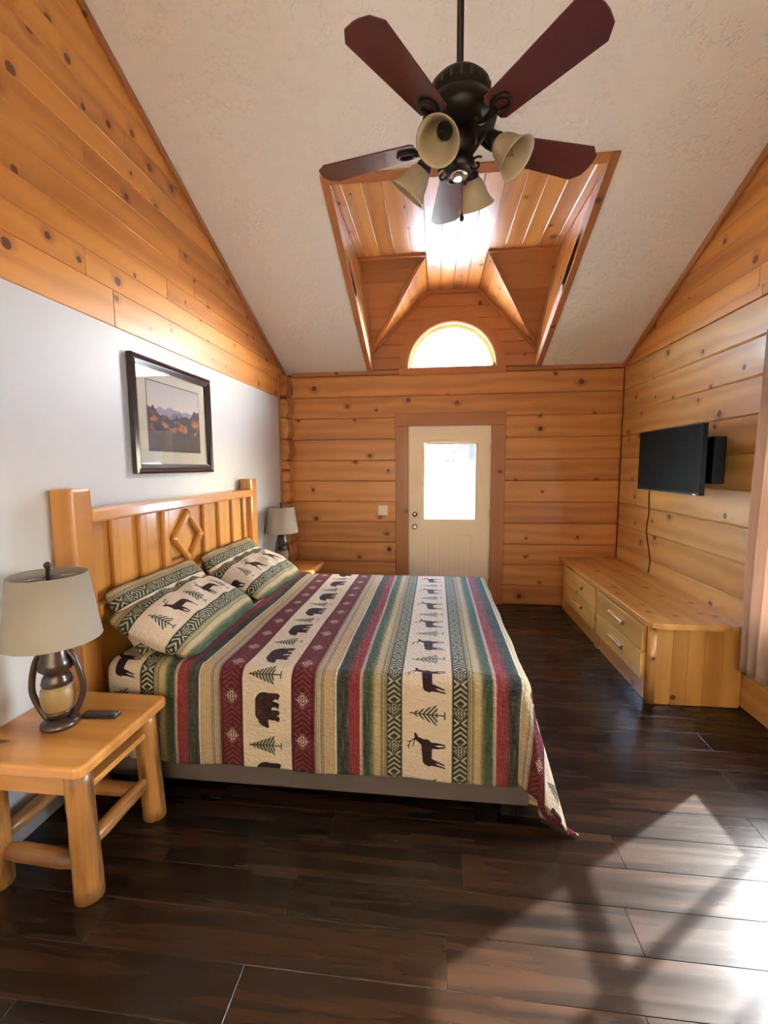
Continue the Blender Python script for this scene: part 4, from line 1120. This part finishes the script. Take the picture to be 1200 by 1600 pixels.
# ================================================================== PICTURE
pc = empty('framed_picture', (L, 2.885, 1.913)); tag(pc, 'dark framed mountain landscape print hanging above the headboard', 'picture')
PWd, PH = 0.905, 0.70
def frame_bar(a, b, inner):       # mitred moulding: a, b corners in (y, z), stepped profile
    prof = [(0, 0.0), (0.0, 0.030), (0.012, 0.036), (0.026, 0.026), (0.034, 0.030), (0.058, 0.018), (0.058, 0.0)]
    a, b = Vector((0, *a)), Vector((0, *b)); ex = (b-a).normalized(); ey = Vector((0, *inner))
    l = (b-a).length; V = []; F = []; n = len(prof)
    for s in (0, 1):
        for (wd, hh) in prof: V.append(a + ex*(wd if s == 0 else l-wd) + ey*wd + Vector((hh+0.004, 0, 0)))
    for i in range(n): F.append([i, (i+1) % n, n+(i+1) % n, n+i])
    F += [list(range(n))[::-1], [n+i for i in range(n)]]
    me = mesh('bar', V, F); bm = bmesh.new(); bm.from_mesh(me); bmesh.ops.recalc_face_normals(bm, faces=bm.faces[:]); bm.to_mesh(me); bm.free()
    return link('frame_bar', me, 'frame', pc)
hx, hz = PWd/2, PH/2
frame_bar((-hx, -hz), (hx, -hz), (0, 1)); frame_bar((hx, -hz), (hx, hz), (-1, 0)); frame_bar((hx, hz), (-hx, hz), (0, -1)); frame_bar((-hx, hz), (-hx, -hz), (1, 0))
link('mat_board', boxes([(0.004, 0.012, -hx+0.05, hx-0.05, -hz+0.05, hz-0.05)]), 'mat_board', pc)
iy0, iy1, iz0, iz1 = 2.588-2.885, 3.185-2.885, 1.708-1.913, 2.135-1.913
link('mat_edge', boxes([(0.0121, 0.0128, iy0-0.006, iy1+0.006, iz0-0.006, iz1+0.006)]), plain('mauve_mat', (0.16, 0.085, 0.09), 0.8), pc)
me = mesh('print', [(0.0132, iy0, iz0), (0.0132, iy1, iz0), (0.0132, iy1, iz1), (0.0132, iy0, iz1)], [[0, 1, 2, 3]])
uvl = me.uv_layers.new(name='UVMap')
for l, uvv in zip(me.loops, ((0, 0), (1, 0), (1, 1), (0, 1))): uvl.data[l.index].uv = uvv
link('print', me, 'print', pc)
link('glazing', boxes([(0.0165, 0.0180, -hx+0.054, hx-0.054, -hz+0.054, hz-0.054)]), 'glass', pc)

# ---- light switch plate
sp = empty('light_switch', (-0.611, D, 1.085)); tag(sp, 'ivory double light switch plate on the logs left of the door', 'switch')
link('plate', boxes([(-0.056, 0.056, -0.007, 0.0, -0.057, 0.057)], 0.003, 2), 'ivory', sp)
for xx in (-0.023, 0.023): link('toggle', boxes([(xx-0.005, xx+0.005, -0.018, -0.006, -0.004, 0.014)], 0.002, 1), 'ivory', sp)

# ================================================================== CEILING FAN
FC = Vector((0.085, 1.925)); FZ = 2.885
fan = empty('ceiling_fan', (FC.x, FC.y, FZ)); tag(fan, 'dark bronze ceiling fan with cherry blades and four glass shades', 'ceiling fan')
link('downrod', lathe([(0.0135, 0.22), (0.0135, ZR-FZ-0.02)], 16), 'bronze', fan)
link('canopy', lathe([(0.02, ZR-FZ-0.13), (0.055, ZR-FZ-0.10), (0.07, ZR-FZ-0.03), (0.07, ZR-FZ-0.012)], 28), 'bronze', fan)
mh = link('motor_housing', lathe([(0.020, 0.232), (0.034, 0.226), (0.060, 0.214), (0.094, 0.200), (0.116, 0.176), (0.120, 0.140), (0.112, 0.130), (0.114, 0.122), (0.136, 0.100), (0.146, 0.070), (0.138, 0.042), (0.105, 0.022), (0.085, 0.012), (0.060, 0.004)], 44), 'bronze', fan)
for k in range(20):
    a = 2*math.pi*k/20
    link('vent_slot', boxes([(-0.003, 0.003, -0.004, 0.004, -0.014, 0.014)], 0.001, 1) if k == 0 else bpy.data.meshes['vent'], 'brass_dark', mh, Matrix.Rotation(a, 4, 'Z') @ Matrix.Translation((0.1185, 0, 0.154)))
    if k == 0: mh.children[0].data.name = 'vent'
link('switch_housing', lathe([(0.055, 0.006), (0.062, -0.010), (0.062, -0.040), (0.050, -0.052), (0.046, -0.075), (0.060, -0.085), (0.062, -0.105), (0.050, -0.125), (0.036, -0.135)], 36), 'bronze', fan)
link('end_cap', lathe([(0.036, -0.134), (0.034, -0.142), (0.020, -0.146), (0.010, -0.147)], 28), 'nickel', fan)
# blade outline in local x (radial) / y
def blade_mesh():
    r0, r1, w0, w1 = 0.175, 0.609, 0.058, 0.082
    pts = [(r0, -w0+0.014), (r0+0.014, -w0), (r1-0.045, -w1), (r1-0.008, -w1+0.032), (r1, -0.012), (r1, 0.012), (r1-0.008, w1-0.032), (r1-0.045, w1), (r0+0.014, w0), (r0, w0-0.014)]
    return prism_mesh(pts, 0.007, 0.0015)
bmz = blade_mesh()
def ring_mesh(): return tube_mesh([(0.218+0.036*math.cos(a*math.pi/12), 0.028*math.sin(a*math.pi/12), -0.012) for a in range(24)], 0.0085, 8, closed=True)
rgm = ring_mesh()
ironm = tube_mesh(spline([(0.088, 0, 0.018), (0.120, 0, -0.012), (0.155, 0, -0.018), (0.192, 0, -0.011)], 16), [0.014, 0.013, 0.012, 0.011, 0.010, 0.010, 0.010, 0.010, 0.010, 0.011, 0.011, 0.011, 0.012, 0.012, 0.012, 0.012, 0.012, 0.012, 0.012][:len(spline([(0.088, 0, 0.018), (0.120, 0, -0.012), (0.155, 0, -0.018), (0.192, 0, -0.011)], 16))], 10)
for k in range(5):
    a = 4.1504+k*2*math.pi/5
    rot = Matrix.Rotation(a, 4, 'Z')
    b = link('blade', bmz, 'cherry', fan, rot @ Matrix.Rotation(math.radians(-11), 4, 'X'))
    i1 = link('blade_iron', ironm, 'bronze', b); link('iron_scroll', rgm, 'bronze', b)
# four bell shades on scrolled arms
shade_prof = [(0.024, 0.0), (0.030, 0.004), (0.043, 0.022), (0.053, 0.050), (0.060, 0.078), (0.070, 0.100), (0.080, 0.112), (0.0775, 0.113), (0.067, 0.101), (0.057, 0.078), (0.050, 0.050), (0.040, 0.023), (0.026, 0.006)]
shm = lathe(shade_prof, 36, caps=False)
holder = lathe([(0.010, -0.052), (0.022, -0.046), (0.026, -0.020), (0.032, -0.006), (0.033, 0.010), (0.027, 0.012)], 24)
bulbm = lathe([(0.010, 0.005), (0.010, 0.030), (0.017, 0.055), (0.016, 0.070), (0.006, 0.088), (0.001, 0.094)], 16)
armpts = spline([(0.050, 0, -0.075), (0.080, 0, -0.045), (0.112, 0, -0.020), (0.140, 0, -0.028), (0.150, 0, -0.052)], 24)
scroll = [(0.070+(0.030-0.0015*i)*math.cos(i*0.42+0.8), 0, -0.118+(0.030-0.0015*i)*math.sin(i*0.42+0.8)) for i in range(18)]
for k in range(4):
    a = math.radians(68+90*k); rot = Matrix.Rotation(a, 4, 'Z')
    ar = link('light_arm', tube_mesh(armpts, 0.007, 8) if k == 0 else arm0.data, 'bronze', fan, rot)
    if k == 0: arm0 = ar; scr0 = tube_mesh(scroll, 0.0045, 8)
    link('arm_scroll', scr0, 'bronze', ar)
    tilt = Matrix.Translation((0.152, 0, -0.062)) @ Matrix.Rotation(math.radians(180-42), 4, 'Y')
    link('lamp_holder', holder, 'bronze', ar, tilt)
    s_ = link('glass_shade', shm, 'shade_glass', fan, rot @ tilt)
    link('bulb', bulbm, 'bulb', s_)
link('pull_chain', tube_mesh([(0.012, -0.02, -0.140), (0.012, -0.02, -0.29)], 0.0016, 6), 'bronze', fan)
link('pull_knob', lathe([(0.002, -0.285), (0.004, -0.292), (0.009, -0.306), (0.008, -0.314), (0.003, -0.320)], 14), 'bronze', fan, Matrix.Translation((0.012, -0.02, 0)))

# ================================================================== CURTAIN
def curtain_mesh():
    n, mz = 70, 40; V = []; F = []
    for j in range(mz+1):
        z = 0.325+(2.37-0.325)*j/mz
        for i in range(n+1):
            t = i/n; spread = 1.0+0.12*(1-j/mz)
            yy = 2.945-0.25*t*spread
            xx = 1.905+0.030*math.sin(t*math.pi*7+0.6)*(0.8+0.3*(1-j/mz)) + 0.008*math.sin(z*3+t*5)
            V.append((xx, yy, z+0.008*math.sin(t*20)*(1 if j == 0 else 0)))
    for j in range(mz):
        for i in range(n): F.append([j*(n+1)+i, j*(n+1)+i+1, (j+1)*(n+1)+i+1, (j+1)*(n+1)+i])
    return mesh('curtain', V, F, True)
cu = empty('curtain', (1.9, 2.77, 0.325))
o = link('curtain_panel', curtain_mesh(), 'curtain', cu, Matrix.Translation((-1.9, -2.77, -0.325)))
md = o.modifiers.new('thick', 'SOLIDIFY'); md.thickness = 0.003
tag(cu, 'peach fabric curtain panel hanging at the right edge', 'curtain')
rd = empty('curtain_rod', (1.905, 1.9, 2.375))
tag(rd, 'dark curtain rod over the side window at the right edge', 'curtain rod')
link('rod', tube_mesh([(0, -0.95, 0), (0, 0.97, 0)], 0.011, 12), 'bronze', rd)
for yy in (-0.85, 0.86): link('bracket', boxes([(-0.008, R-1.905, yy-0.008, yy+0.008, -0.012, 0.012)], 0.002, 1), 'bronze', rd)
